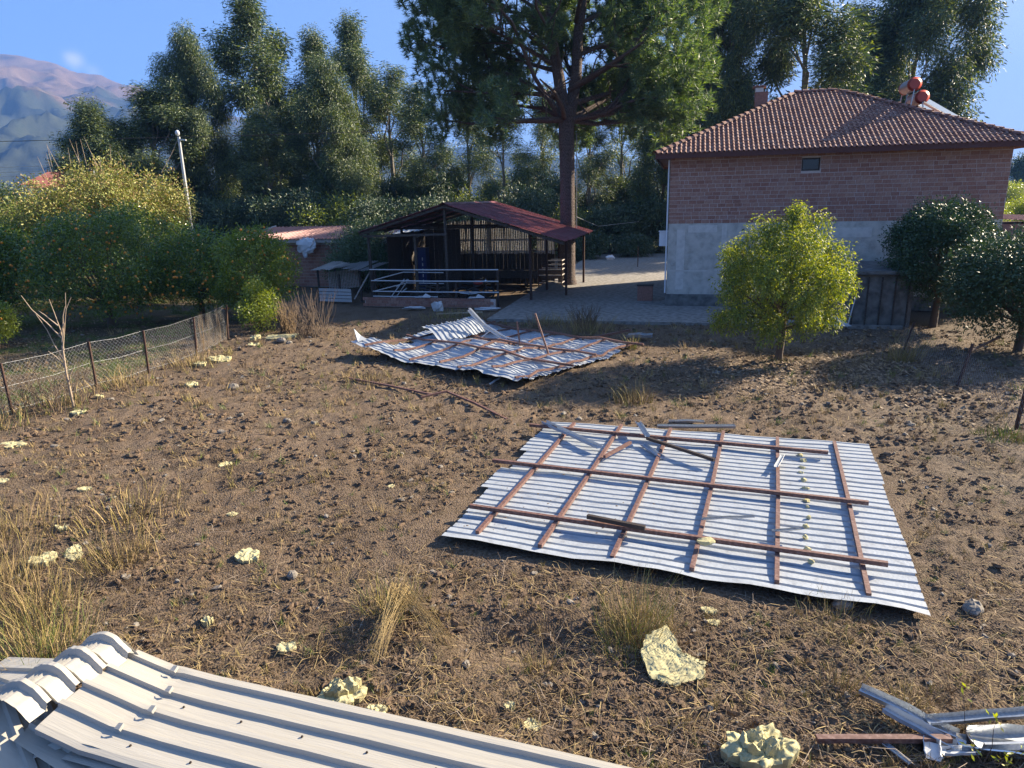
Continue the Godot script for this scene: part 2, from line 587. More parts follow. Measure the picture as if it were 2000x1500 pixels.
func soil_color(x: float, z: float, h: float) -> Color:
	var t := 0.5 + 0.5 * soft.get_noise_2d(x * 0.5, z * 0.5)
	var c := Color(0.136, 0.099, 0.069).lerp(Color(0.212, 0.161, 0.117), t)
	var dry := clampf(soft.get_noise_2d(x * 0.9 + 70.0, z * 0.9) * 1.6 + 0.15, 0, 1)
	c = c.lerp(Color(0.19, 0.145, 0.10), dry * 0.35)
	var damp := clampf(soft.get_noise_2d(x * 1.5 - 30.0, z * 1.5 + 8.0) * 2.0 - 0.35, 0, 1)
	c = c.lerp(Color(0.055, 0.039, 0.027), damp * 0.65)
	# grey-brown bare soil to the right, orchard floor to the left
	c = c.lerp(Color(0.175, 0.148, 0.12), clampf((x - 5.0) / 6.0, 0, 0.6) * clampf(t * 1.4, 0, 1))
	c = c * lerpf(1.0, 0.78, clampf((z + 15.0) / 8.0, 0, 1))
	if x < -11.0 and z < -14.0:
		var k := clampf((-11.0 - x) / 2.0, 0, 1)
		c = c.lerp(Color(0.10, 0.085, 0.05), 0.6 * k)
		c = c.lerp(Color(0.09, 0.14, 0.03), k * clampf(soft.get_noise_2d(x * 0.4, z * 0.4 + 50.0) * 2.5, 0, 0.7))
	if z < -62.0 or absf(x) > 50.0 or z > 12.0:
		c = c.lerp(Color(0.09, 0.12, 0.04), 0.7)
	return c


func make_mountain() -> void:
	# x at three kilometres, height of the skyline
	var sky_line := [[-6500, 300], [-4200, 520], [-3100, 640], [-2550, 660], [-2250, 640], [-2002, 612], [-1810, 580], [-1652, 520], [-1512, 494], [-1416, 455], [-1250, 395], [-1000, 330], [-600, 265], [-200, 215], [300, 160], [900, 110], [1800, 65], [3000, 40], [5200, 25]]
	var mf := FastNoiseLite.new()
	mf.seed = 31
	mf.frequency = 1.0
	mf.fractal_octaves = 5
	var rf2 := FastNoiseLite.new()
	rf2.seed = 32
	rf2.frequency = 1.0
	rf2.fractal_octaves = 5
	rf2.fractal_type = FastNoiseLite.FRACTAL_RIDGED
	var nx := 340
	var nz := 90
	var v := PackedVector3Array()
	var cc := PackedColorArray()
	for j in nz + 1:
		var t := float(j) / nz
		for i in nx + 1:
			var s := float(i) / nx
			var xr := lerpf(-4300.0, 4000.0, s)
			var hh := 0.0
			for k in sky_line.size() - 1:
				if xr >= sky_line[k][0] and xr <= sky_line[k + 1][0]:
					hh = lerpf(sky_line[k][1], sky_line[k + 1][1], smoothstep(0, 1, inverse_lerp(sky_line[k][0], sky_line[k + 1][0], xr)))
			var z := lerpf(-900.0, -3000.0, t) if t < 0.8 else lerpf(-2580.0, -3900.0, (t - 0.8) / 0.2)
			t = clampf((-900.0 - z) / 2100.0, 0, 1.6)
			var x := xr * (-z / 3000.0) * lerpf(1.0, 1.0, t)
			var rise := pow(clampf(t, 0, 1), 1.25) if t <= 1.0 else 1.0 - (t - 1.0) * 1.3
			var gully := rf2.get_noise_2d(x * 0.0022, z * 0.0012) + 0.25 * rf2.get_noise_2d(x * 0.008 + 3.0, z * 0.004)
			var y := hh * rise
			y += (gully * 0.18 + 0.05 * mf.get_noise_2d(x * 0.012, z * 0.008)) * hh * pow(sin(clampf(t, 0, 1) * PI), 1.0) * (1.0 - 0.6 * clampf(t, 0, 1)) + mf.get_noise_2d(x * 0.004, z * 0.004) * 26.0 * minf(t * 2.0, 1.0) * clampf(hh / 300.0, 0.1, 1.0)
			v.append(Vector3(x, y + 2.0 - 8.0 * (1.0 - minf(t * 8.0, 1.0)), z))
			var n1 := mf.get_noise_2d(x * 0.006 + 5.0, z * 0.006)
			var bare := smoothstep(-0.06, 0.12, (y - 320.0) / 600.0 + n1 * 0.25)
			var forest := Color(0.032, 0.040, 0.026).lerp(Color(0.07, 0.078, 0.05), 0.5 + 0.5 * mf.get_noise_2d(x * 0.02, z * 0.02))
			var rock := Color(0.13, 0.088, 0.055).lerp(Color(0.21, 0.15, 0.105), 0.5 + 0.9 * mf.get_noise_2d(x * 0.009 + 9.0, z * 0.012))
			cc.append(forest.lerp(rock, bare))
			t = float(j) / nz
	var w := nx + 1
	var idx := PackedInt32Array()
	for j in nz:
		for i in nx:
			var p := j * w + i
			idx.append_array([p, p + w, p + w + 1, p, p + w + 1, p + 1])
	var nn := PackedVector3Array()
	for j in nz + 1:
		for i in w:
			var a := v[j * w + mini(i + 1, w - 1)] - v[j * w + maxi(i - 1, 0)]
			var b := v[mini(j + 1, nz) * w + i] - v[maxi(j - 1, 0) * w + i]
			nn.append(a.cross(-b).normalized() * -1.0 if a.cross(-b).y < 0 else a.cross(-b).normalized())
	var arr := []
	arr.resize(Mesh.ARRAY_MAX)
	arr[Mesh.ARRAY_VERTEX] = v
	arr[Mesh.ARRAY_NORMAL] = nn
	arr[Mesh.ARRAY_COLOR] = cc
	arr[Mesh.ARRAY_INDEX] = idx
	var m := ArrayMesh.new()
	m.add_surface_from_arrays(Mesh.PRIMITIVE_TRIANGLES, arr)
	m.surface_set_material(0, M.hillside)
	struct("mountain", m)


# ---- the house -------------------------------------------------------------------------------

func tile_mesh(m: Material) -> ArrayMesh:
	var b := MB.new()
	var prof := [[0.0, 0.006], [0.010, 0.03], [0.033, 0.048], [0.062, 0.048], [0.085, 0.03], [0.095, 0.004], [0.136, 0.0], [0.145, 0.011], [0.155, 0.0], [0.19, 0.004]]
	var rows := []
	for i in 3:
		var row := []
		for p in prof:
			row.append(Vector3(p[0], p[1] + 0.018, 0.0 if i == 2 else (0.35 if i == 0 else 0.18)))
		rows.append(row)
	b.strips(rows)
	for k in prof.size() - 1:
		var a: Vector3 = rows[0][k]
		var d: Vector3 = rows[0][k + 1]
		b.quad(a - Vector3(0, 0.018, 0), a, d, d - Vector3(0, 0.018, 0))
	return b.mesh(m)


func make_house() -> void:
	var W := 12.8
	var D := 10.4
	var base_h := 3.65
	var top := 6.42
	var h := thing("brick_house", "two storey house with bare red brick above and grey plaster below, tiled hip roof", "house", HOUSE_AT, VILLAGE_TURN)
	# plastered ground floor
	var lw := MB.new()
	lw.block(Vector3(W / 2, base_h / 2 + 0.3, -0.13), Vector3(W, base_h - 0.6, 0.26))
	lw.block(Vector3(W - 0.13, base_h / 2, -D / 2), Vector3(0.26, base_h, D - 0.54))
	lw.block(Vector3(0.13, base_h / 2, -D / 2), Vector3(0.26, base_h, D - 0.54))
	lw.block(Vector3(W / 2, base_h / 2, -D + 0.13), Vector3(W, base_h, 0.26))
	var lower := part("plaster_wall", lw, M.plaster, h)
	var pl := MB.new()
	pl.block(Vector3(W / 2, 0.3, -0.11), Vector3(W + 0.06, 0.6, 0.34))
	part("plinth", pl, M.old_concrete, h)
	# patches and pour lines left in the plaster
	var pmat := mat("patch", Color.WHITE, 0.9, 0.0, noise_tex(25, 0.02, [[0.0, 0.45, 0.43, 0.40], [0.5, 0.54, 0.52, 0.48], [1.0, 0.6, 0.575, 0.535]], 256), 0.6)
	for q in [[0.55, 2.1, 0.34, 2.6], [2.35, 2.75, 0.2, 1.7], [2.62, 1.5, 0.12, 1.2], [4.1, 2.9, 0.18, 1.3], [6.1, 2.6, 0.4, 1.6], [0.9, 1.62, 1.7, 0.05], [3.4, 1.66, 2.8, 0.045], [1.45, 3.42, 1.2, 0.3], [7.4, 3.2, 1.5, 0.4], [9.8, 3.0, 0.22, 1.1]]:
		var pp := MB.new()
		pp.block(Vector3(q[0], q[1], 0.0), Vector3(q[2], q[3], 0.012))
		part("plaster_patch", pp, pmat, lower)
	# brick storey: mortar core with a square opening
	var wx0 := 5.24
	var wx1 := 5.95
	var wy0 := 5.69
	var wy1 := 6.2
	var core := MB.new()
	core.block(Vector3(wx0 / 2, (base_h + top) / 2, -0.116), Vector3(wx0, top - base_h, 0.216))
	core.block(Vector3((wx1 + W) / 2, (base_h + top) / 2, -0.116), Vector3(W - wx1, top - base_h, 0.216))
	core.block(Vector3((wx0 + wx1) / 2, (base_h + wy0) / 2, -0.116), Vector3(wx1 - wx0, wy0 - base_h, 0.216))
	core.block(Vector3((wx0 + wx1) / 2, (wy1 + top) / 2, -0.116), Vector3(wx1 - wx0, top - wy1, 0.216))
	core.block(Vector3(W - 0.11, (base_h + top) / 2, -D / 2), Vector3(0.2, top - base_h, D - 0.5))
	core.block(Vector3(0.11, (base_h + top) / 2, -D / 2), Vector3(0.2, top - base_h, D - 0.5))
	core.block(Vector3(W / 2, (base_h + top) / 2, -D + 0.12), Vector3(W - 0.02, top - base_h, 0.22))
	core.block(Vector3(W / 2, top - 0.1, -D / 2), Vector3(W - 0.5, 0.15, D - 0.5))
	core.block(Vector3(W / 2, base_h - 0.1, -D / 2), Vector3(W - 0.56, 0.15, D - 0.56))
	var wall := part("brick_wall", core, M.mortar, h)
	var shapes := []
	for k in 6:
		for j in 2:
			var bb := MB.new()
			var len_b := 0.318 if j == 0 else 0.155
			bb.block(Vector3(len_b / 2, 0, 0), Vector3(len_b, 0.149, 0.1))
			shapes.append(bb.mesh(M["brick_%d" % k]))
	var laid := []
	var holes := [[5.5, 3.85], [7.25, 3.78], [7.6, 3.78], [8.2, 3.95], [11.1, 4.5]]
	var course := 0.1628
	for r in 17:
		var y := base_h + 0.081 + r * course
		var x := -rf(0.02, 0.3)
		var wave := rf(-0.004, 0.004)
		while x < W - 0.04:
			var half := rng.randf() < 0.10
			var bl := 0.155 if half else 0.318
			var x0 := maxf(x, 0.004)
			var over := false
			if y > wy0 - 0.03 and y < wy1 + 0.03 and x0 + bl > wx0 - 0.01 and x0 < wx1 + 0.01:
				over = true
				if x0 < wx0 - 0.2 or x0 + bl > wx1 + 0.2:
					over = true
			for q in holes:
				if absf(y - q[1]) < 0.07 and q[0] > x0 and q[0] < x0 + bl:
					half = true
			if x0 + bl > W - 0.004:
				half = true
				x0 = minf(x0, W - 0.16)
			if not over:
				var tone := rng.randi() % 6
				laid.append([Transform3D(Basis(Vector3(0, 0, 1), rf(-0.008, 0.008)), Vector3(x0, y + wave + rf(-0.003, 0.003), -0.052 + rf(-0.004, 0.004))), tone * 2 + (1 if half else 0)])
			else:
				# cut bricks close the courses against the opening
				if wx0 - x0 > 0.05:
					laid.append([Transform3D(Basis.from_scale(Vector3((wx0 - x0 - 0.01) / bl, 1, 1)), Vector3(x0, y, -0.052)), (rng.randi() % 6) * 2 + (1 if half else 0)])
				if x0 + bl - wx1 > 0.05:
					laid.append([Transform3D(Basis.from_scale(Vector3((x0 + bl - wx1 - 0.01) / bl, 1, 1)), Vector3(wx1 + 0.01, y, -0.052)), (rng.randi() % 6) * 2 + (1 if half else 0)])
			x += (0.155 if half else 0.318) + rf(0.008, 0.017)
	# the largest in view are bricks of their own: those clear of the tree tops
	var order := range(laid.size())
	order.sort_custom(func(a, b): return (laid[a][0].origin.x * 0.35 + laid[a][0].origin.y * 0.6) > (laid[b][0].origin.x * 0.35 + laid[b][0].origin.y * 0.6))
	var rest := {}
	for k in order.size():
		var q: Array = laid[order[k]]
		if k < 300:
			var o := put("brick", shapes[q[1]], wall)
			o.transform = q[0]
		else:
			if not rest.has(q[1]): rest[q[1]] = []
			rest[q[1]].append(q[0])
	var joined := ArrayMesh.new()
	for tone in 6:
		var jb := MB.new()
		for j in 2:
			for t in rest.get(tone * 2 + j, []):
				var ln := 0.318 if j == 0 else 0.155
				jb.box(t * Transform3D(Basis(), Vector3(ln / 2, 0, 0)), Vector3(ln, 0.149, 0.1))
		jb.surface(joined, M["brick_%d" % tone])
	put("brick_courses", joined, wall).set_meta("kind", "stuff")
	# small window
	var fr := MB.new()
	for q in [[wx0 + 0.03, (wy0 + wy1) / 2, 0.06, wy1 - wy0], [wx1 - 0.03, (wy0 + wy1) / 2, 0.06, wy1 - wy0]]:
		fr.block(Vector3(q[0], q[1], -0.12), Vector3(q[2], q[3], 0.05))
	for y in [wy0 + 0.03, wy1 - 0.03]:
		fr.block(Vector3((wx0 + wx1) / 2, y, -0.12), Vector3(wx1 - wx0 - 0.12, 0.06, 0.05))
	var win := part("window", fr, M.dark_metal, h)
	var pn := MB.new()
	pn.block(Vector3((wx0 + wx1) / 2, (wy0 + wy1) / 2, -0.12), Vector3(wx1 - wx0 - 0.12, wy1 - wy0 - 0.12, 0.01))
	part("pane", pn, M.window_glass, win)
	# roof: a hip on a short ridge
	var e := 6.5
	var o6 := 0.62
	var rz := -5.2
	var ry := 9.32
	var A := Vector3(-o6, e, o6)
	var B := Vector3(W + o6, e, o6)
	var C := Vector3(W + o6, e, -D - o6)
	var Dd := Vector3(-o6, e, -D - o6)
	var R0 := Vector3(5.5, ry, rz)
	var R1 := Vector3(7.3, ry, rz)
	var deck := MB.new()
	var dn := Vector3(0, -0.05, 0)
	deck.quad(A, R0, R1, B)
	deck.tri(B, R1, C)
	deck.quad(C, R1, R0, Dd)
	deck.tri(Dd, R0, A)
	deck.quad(A + dn, B + dn, C + dn, Dd + dn)
	var roof := part("roof", deck, M.eave_wood, h)
	var fa := MB.new()
	fa.block(Vector3(W / 2, e - 0.07, o6 - 0.02), Vector3(W + 2 * o6, 0.2, 0.035))
	fa.block(Vector3(W / 2, e - 0.07, -D - o6 + 0.02), Vector3(W + 2 * o6, 0.2, 0.035))
	fa.block(Vector3(-o6 + 0.02, e - 0.07, -D / 2), Vector3(0.035, 0.2, D + 2 * o6 - 0.08))
	fa.block(Vector3(W + o6 - 0.02, e - 0.07, -D / 2), Vector3(0.035, 0.2, D + 2 * o6 - 0.08))
	part("fascia_board", fa, M.eave_wood, roof)
	for k in 17:
		var ra := MB.new()
		ra.block(Vector3(0.1 + k * 0.79, e - 0.1, 0.3), Vector3(0.07, 0.1, 0.56))
		part("rafter_end", ra, M.dark_wood, roof)
	# tiles on each slope: [origin at the eave, across, up the slope, width at the eave, left and right run-in, rows]
	var tiles := []
	for k in 4:
		tiles.append(tile_mesh(M["tile_%d" % k]))
	var spare := [[], [], [], []]
	var slope_len := sqrt(pow(o6 - rz, 2) + pow(ry - e, 2))
	var up := (Vector3(0, ry, rz) - Vector3(0, e, o6)).normalized()
	var nrows := 20
	var step := slope_len / nrows
	var count := 0
	for r in nrows:
		var s := r * step
		var f := s / slope_len
		var x0 := lerpf(-o6, 5.5, f) + 0.02
		var x1 := lerpf(W + o6, 7.3, f) - 0.2
		var x := -o6 + 0.02
		while x < x1:
			if x >= x0 - 0.1:
				var t := tile_at(Vector3(x, e, o6) + up * (s + step + 0.01), Vector3.RIGHT, up)
				var tone := rng.randi() % 4
				if count < 300:
					var o := put("roof_tile", tiles[tone], roof)
					o.transform = t
					count += 1
				else:
					spare[tone].append(t)
			x += 0.192
	for side in 2:
		var out := Vector3.LEFT if side == 0 else Vector3.RIGHT
		var foot: float = -o6 if side == 0 else W + o6
		var head: float = 5.5 if side == 0 else 7.3
		var sl := sqrt(pow(head - foot, 2) + pow(ry - e, 2))
		var sup := Vector3(head - foot, ry - e, 0) / sl
		var along := Vector3(0, 0, 1) if side == 0 else Vector3(0, 0, -1)
		var rows_n := int(sl / 0.323)
		for r in rows_n:
			var f := (r + 1.0) / rows_n
			var half := lerpf(D / 2 + o6, 0.0, float(r) / rows_n)
			var x := -half
			while x < half - 0.2:
				spare[rng.randi() % 4].append(tile_at(Vector3(foot, e, rz) + sup * (sl * f) + along * x, along, sup))
				x += 0.192
	for k in 4:
		many("roof_tiles", tiles[k], spare[k], roof)
	# ridge and hip caps
	var cap := MB.new()
	var rows := []
	for i in 2:
		var row := []
		for j in 7:
			var a := PI * j / 6.0
			var rr := 0.145 if i == 0 else 0.115
			row.append(Vector3(cos(a) * rr, sin(a) * rr * 0.8 + (0.03 if i == 0 else 0.0), 0.42 * i))
		rows.append(row)
	cap.strips(rows)
	var caps := [cap.mesh(M.tile_2), cap.mesh(M.tile_1)]
	for line in [[A, R0], [B, R1], [R0 + Vector3(-0.1, 0, 0), R1 + Vector3(0.1, 0, 0)], [Dd, R0], [C, R1]]:
		var p: Vector3 = line[0]
		var q: Vector3 = line[1]
		var n := int(p.distance_to(q) / 0.36)
		var zdir := (q - p).normalized()
		var xdir := Vector3.UP.cross(zdir).normalized()
		for k in n:
			var o := put("ridge_tile", caps[k % 2], roof)
			o.transform = Transform3D(Basis(xdir, zdir.cross(xdir), zdir), p + zdir * (k * 0.36) + Vector3(0, 0.02, 0))
	# chimney behind the left hip
	var ch := MB.new()
	ch.block(Vector3(3.85, 8.75, -4.1), Vector3(0.55, 1.1, 0.5))
	var chim := part("chimney", ch, M.brick_2, roof)
	var cp := MB.new()
	cp.block(Vector3(3.75, 9.32, -4.1), Vector3(0.34, 0.34, 0.4))
	part("chimney_pot", cp, M.render_white, chim)
	var cc := MB.new()
	for k in 5:
		cc.block(Vector3(3.52 + k * 0.115, 9.53 + (0.03 if k % 2 else 0.0), -4.1), Vector3(0.11, 0.06, 0.56))
	part("chimney_cap", cc, M.tile_1, chim)
	# drain pipe, meter box
	var dp := MB.new()
	dp.tube([Vector3(-0.06, 6.3, 0.05), Vector3(-0.06, 3.2, 0.05), Vector3(-0.06, 0.65, 0.05)], [0.035, 0.035, 0.035], 8)
	part("drain_pipe", dp, M.white_plastic, h)
	var mb := MB.new()
	mb.block(Vector3(-0.2, 3.0, -0.25), Vector3(0.36, 0.62, 0.22))
	mb.block(Vector3(-0.2, 3.33, -0.24), Vector3(0.42, 0.04, 0.28))
	part("meter_box", mb, M.white_plastic, h)
	# lean-to in front of the wall
	var lt := thing("lean_to_shed", "low dark concrete lean-to built against the house beside the clipped round tree", "lean-to", vil(7.7, -2.1), VILLAGE_TURN)
	var lwall := MB.new()
	lwall.block(Vector3(0, 0.95, 1.95), Vector3(2.1, 1.9, 0.16))
	lwall.block(Vector3(-0.97, 0.95, -0.05), Vector3(0.16, 1.9, 3.84))
	lwall.block(Vector3(0.97, 0.95, -0.05), Vector3(0.16, 1.9, 3.84))
	part("wall", lwall, M.old_concrete, lt)
	var lroof := MB.new()
	lroof.block(Vector3(-0.05, 1.99, 0.1), Vector3(2.5, 0.12, 4.2))
	part("roof_slab", lroof, M.old_concrete, lt)
	for k in 5:
		var rib := MB.new()
		rib.block(Vector3(-0.9 + k * 0.45, 0.93, 2.05), Vector3(0.05, 1.8, 0.05))
		part("batten", rib, M.dark_wood, lt)
	var junk := MB.new()
	junk.tri(Vector3(-0.5, 0, 0), Vector3(-0.45, 0.55, -0.15), Vector3(0.35, 0.05, 0.05))
	junk.bar(Vector3(0.2, 0, 0), Vector3(0.42, 1.1, -0.2), 0.03, 0.03)
	lone("broken_board", junk, M.white_metal, "pale triangular sheet with a stick leaning at the lean-to corner", "board", vil(6.4, -4.55, 0.05), VILLAGE_TURN)
	# solar water heater on the right slope
	var sw := thing("solar_water_heater", "solar water heater with two red tanks on the tiled roof", "water heater", vil(10.25, 3.6, 7.62), VILLAGE_TURN)
	for q in [[-0.35, 1.55], [0.0, 1.02]]:
		var tk := MB.new()
		tk.tube([Vector3(q[0], q[1], 0.55), Vector3(q[0], q[1], -0.75)], [0.27, 0.27], 20, false)
		var tank := part("tank", tk, M.zinc, sw)
		for z in [0.55, -0.75]:
			var disc := MB.new()
			var sg: float = 1.0 if z > 0 else -1.0
			disc.tube([Vector3(q[0], q[1], z - sg * 0.06), Vector3(q[0], q[1], z + sg * 0.01), Vector3(q[0], q[1], z + sg * 0.05)], [0.282, 0.282, 0.2], 20)
			part("end_cap", disc, M.fired_red, tank)
	for z in [0.32, -0.68]:
		var pnl := MB.new()
		var cx := Basis(Vector3(0, 0, 1), deg_to_rad(-31.0)) * Basis(Vector3.RIGHT, deg_to_rad(24.0))
		pnl.box(Transform3D(cx, Vector3(0.95, 0.42, z)), Vector3(1.95, 0.09, 0.94))
		var col := part("collector_frame", pnl, M.zinc, sw)
		var gl := MB.new()
		gl.box(Transform3D(cx, Vector3(0.95, 0.42, z) + cx * Vector3(0, 0.05, 0)), Vector3(1.85, 0.012, 0.84))
		part("collector_glass", gl, M.collector, col)
	var leg := MB.new()
	for z in [0.7, -0.2, -1.1]:
		leg.bar(Vector3(0.0, 0.8, z), Vector3(0.12, -0.05, z), 0.04, 0.04)
		leg.bar(Vector3(-0.38, 1.32, z), Vector3(-0.5, 0.2, z), 0.04, 0.04)
		leg.bar(Vector3(-0.5, 0.2, z), Vector3(1.75, -0.7, z), 0.04, 0.04)
	part("stand", leg, M.zinc, sw)


func tile_at(head: Vector3, across: Vector3, up: Vector3) -> Transform3D:
	var out := -up
	var y := out.cross(across).normalized()
	var b := Basis(across, y, out) * Basis(Vector3.RIGHT, -0.085)
	return Transform3D(b, head)


# ---- sheds -----------------------------------------------------------------------------------

# trapezoid sheet metal across z from 0 to w, from p to q
func ribbed(b: MB, p: Vector3, q: Vector3, side: Vector3, w: float, pitch: float, up: Vector3, high := 0.035, cuts := 2) -> void:
	var prof := []
	var a := 0.0
	while a < w - 0.01:
		for s in [[0.0, 0.0], [0.62, 0.0], [0.70, 1.0], [0.92, 1.0]]:
			if a + pitch * s[0] <= w:
				prof.append([a + pitch * s[0], s[1] * high])
		a += pitch
	prof.append([w, 0.0])
	var rows := []
	for i in cuts:
		var row := []
		var m := p.lerp(q, float(i) / (cuts - 1))
		for s in prof:
			row.append(m + side * s[0] + up * s[1])
		rows.append(row)
	b.strips(rows)


func make_shed() -> void:
	var s := thing("farm_shed", "open dark farm shed with rusty red sheet roof beside the big pine trunk", "shed", vil(-10.2, 0), VILLAGE_TURN)
	var L := 9.5
	var ridge := Vector3(0, 4.7, 0)
	var right := Vector3(5.75, 2.95, 0)
	var left := Vector3(-4.45, 3.45, 0)
	var sheets := 10
	for k in sheets:
		var z0 := 0.35 - k * L / sheets
		for sd in 2:
			var b := MB.new()
			var off := Vector3(0, 0.012 * (k % 2), z0)
			if sd == 0:
				ribbed(b, ridge + off, right + off + Vector3(rf(-0.05, 0.1), 0, 0), Vector3(0, 0, -1), L / sheets + 0.03, 0.24, Vector3(0.29, 0.957, 0))
			else:
				ribbed(b, left + off + Vector3(rf(-0.1, 0.05), 0, 0), ridge + off, Vector3(0, 0, -1), L / sheets + 0.03, 0.24, Vector3(-0.27, 0.963, 0))
			part("roof_sheet", b, M.red_roof, s)
	var rc := MB.new()
	rc.quad(Vector3(-0.2, 4.67, 0.38), Vector3(-0.2, 4.67, 0.3 - L), Vector3(0, 4.77, 0.3 - L), Vector3(0, 4.77, 0.38))
	rc.quad(Vector3(0, 4.77, 0.38), Vector3(0, 4.77, 0.3 - L), Vector3(0.2, 4.67, 0.3 - L), Vector3(0.2, 4.67, 0.38))
	part("ridge_cap", rc, M.red_roof, s)
	# rafters and purlins
	for k in 4:
		var z := 0.2 - k * 2.9
		var rb := MB.new()
		rb.bar(ridge + Vector3(0, -0.12, z), right + Vector3(-0.1, -0.1, z), 0.08, 0.12)
		rb.bar(ridge + Vector3(0, -0.12, z), left + Vector3(0.1, -0.1, z), 0.08, 0.12)
		if k == 0:
			rb.bar(Vector3(-4.2, 3.26, z), Vector3(0.1, 3.32, z), 0.07, 0.1)
		else:
			rb.bar(Vector3(-4.2, 3.5, z), Vector3(3.9, 3.5, z), 0.08, 0.1)
		part("rafter", rb, M.dark_wood, s)
	for k in 9:
		var f := k / 4.0
		var p: Vector3 = ridge.lerp(left, minf(f, 0.97)) if k < 5 else ridge.lerp(right, minf((k - 4) / 4.0, 0.97))
		var pb := MB.new()
		pb.bar(p + Vector3(0, -0.05, 0.3), p + Vector3(0, -0.05, 0.3 - L), 0.06, 0.06)
		part("purlin", pb, M.dark_wood, s)
	for q in [[-4.0, 0.0, 3.4], [-0.05, 0.0, 4.55], [3.75, -1.3, 3.5], [-4.0, -4.2, 3.4], [0.0, -4.2, 4.5], [3.9, -4.6, 3.4], [-4.0, -8.4, 3.4], [-0.1, -8.4, 4.5], [3.9, -8.4, 3.4], [-1.6, 0.0, 3.3], [5.2, -3.0, 3.0], [5.3, -8.6, 3.0]]:
		var pb := MB.new()
		pb.block(Vector3(q[0], q[2] / 2 - 0.1, q[1]), Vector3(0.11, q[2] + 0.2, 0.11))
		part("post", pb, M.dark_wood if q[0] < 3 else M.rust_post, s)
	# back: boards below, slats with the light behind them above
	for k in 28:
		var bw := MB.new()
		bw.block(Vector3(-3.35 + k * 0.255, 0.92, -8.3 + rf(-0.01, 0.01)), Vector3(0.247, 1.85 + rf(-0.04, 0.03), 0.025))
		part("board", bw, M.dark_wood, s)
	var slat := MB.new()
	slat.block(Vector3.ZERO, Vector3(0.07, 1.9, 0.022))
	var sm := [slat.mesh(M.pale_slat), slat.mesh(M.grey_wood)]
	for k in 63:
		if k in [50, 51, 52, 58]:
			continue
		var o := put("slat", sm[0 if rng.randf() < 0.75 else 1], s)
		o.position = Vector3(-2.95 + k * 0.106 + rf(-0.012, 0.012), 2.72 + rf(-0.03, 0.03), -8.27 + rf(-0.012, 0.012))
		o.rotation.z = rf(-0.02, 0.02)
	var rails := MB.new()
	for y in [1.95, 2.62, 3.45]:
		rails.bar(Vector3(-4, y, -8.34), Vector3(3.95, y, -8.34), 0.05, 0.07)
	part("wall_rail", rails, M.dark_wood, s)
	# solid left end and inner partition
	for k in 14:
		var bw := MB.new()
		bw.block(Vector3(-4.1, 1.6, -2.6 - k * 0.43), Vector3(0.03, 3.2 + rf(-0.05, 0.05), 0.41))
		part("board", bw, M.dark_wood, s)
	for k in 8:
		var bw := MB.new()
		bw.block(Vector3(-3.3 + k * 0.26, 1.65, -6.2 + rf(-0.01, 0.01)), Vector3(0.25, 3.3, 0.025))
		part("board", bw, M.dark_wood, s)
	# what stands inside
	var cab := thing("blue_cabinet", "tall narrow dark blue cabinet standing inside the farm shed", "cabinet", vil(-13.2, 4.6), VILLAGE_TURN)
	var cb := MB.new()
	cb.block(Vector3(0, 1.2, 0), Vector3(0.55, 2.4, 0.5))
	part("body", cb, M.blue_paint, cab)
	var cd := MB.new()
	cd.block(Vector3(0.02, 1.25, 0.262), Vector3(0.4, 2.1, 0.02))
	part("door", cd, mat("blue_door", lin(0.02, 0.035, 0.14), 0.3), cab)
	var ch := MB.new()
	for y in [0.6, 0.9, 1.2, 1.5, 1.8]:
		ch.block(Vector3(0.06, y, 0.278), Vector3(0.05, 0.16, 0.012))
	part("door_strip", ch, M.white_metal, cab)
	var trough := thing("feeding_trough", "long dark wooden feeding trough along the slatted back wall of the shed", "trough", vil(-9.0, 7.2), VILLAGE_TURN)
	var tb := MB.new()
	tb.block(Vector3(0, 0.72, 0.3), Vector3(6.4, 0.45, 0.05))
	tb.block(Vector3(0, 0.72, -0.3), Vector3(6.4, 0.45, 0.05))
	tb.block(Vector3(0, 0.5, 0), Vector3(6.4, 0.05, 0.55))
	part("trough_box", tb, M.dark_wood, trough)
	for x in [-3.0, -1.0, 1.0, 3.0]:
		var lg := MB.new()
		lg.block(Vector3(x, 0.24, 0), Vector3(0.09, 0.48, 0.6))
		part("leg", lg, M.dark_wood, trough)
	make_motorcycle()
	var heap := MB.new()
	for k in 26:
		var a := Vector3(rf(-0.9, 0.9), rf(0.05, 0.75), rf(-0.5, 0.5))
		heap.tube([a - Vector3(rf(0.1, 0.5), rf(-0.1, 0.1), rf(-0.5, 0.5)), a, a + Vector3(rf(0.1, 0.5), rf(-0.1, 0.1), rf(-0.5, 0.5))], [0.05, 0.06, 0.045], 6)
	lone("log_pile", heap, M.dark_wood, "tangled heap of short logs behind the metal railing", "log pile", vil(-11.6, 1.0), VILLAGE_TURN)


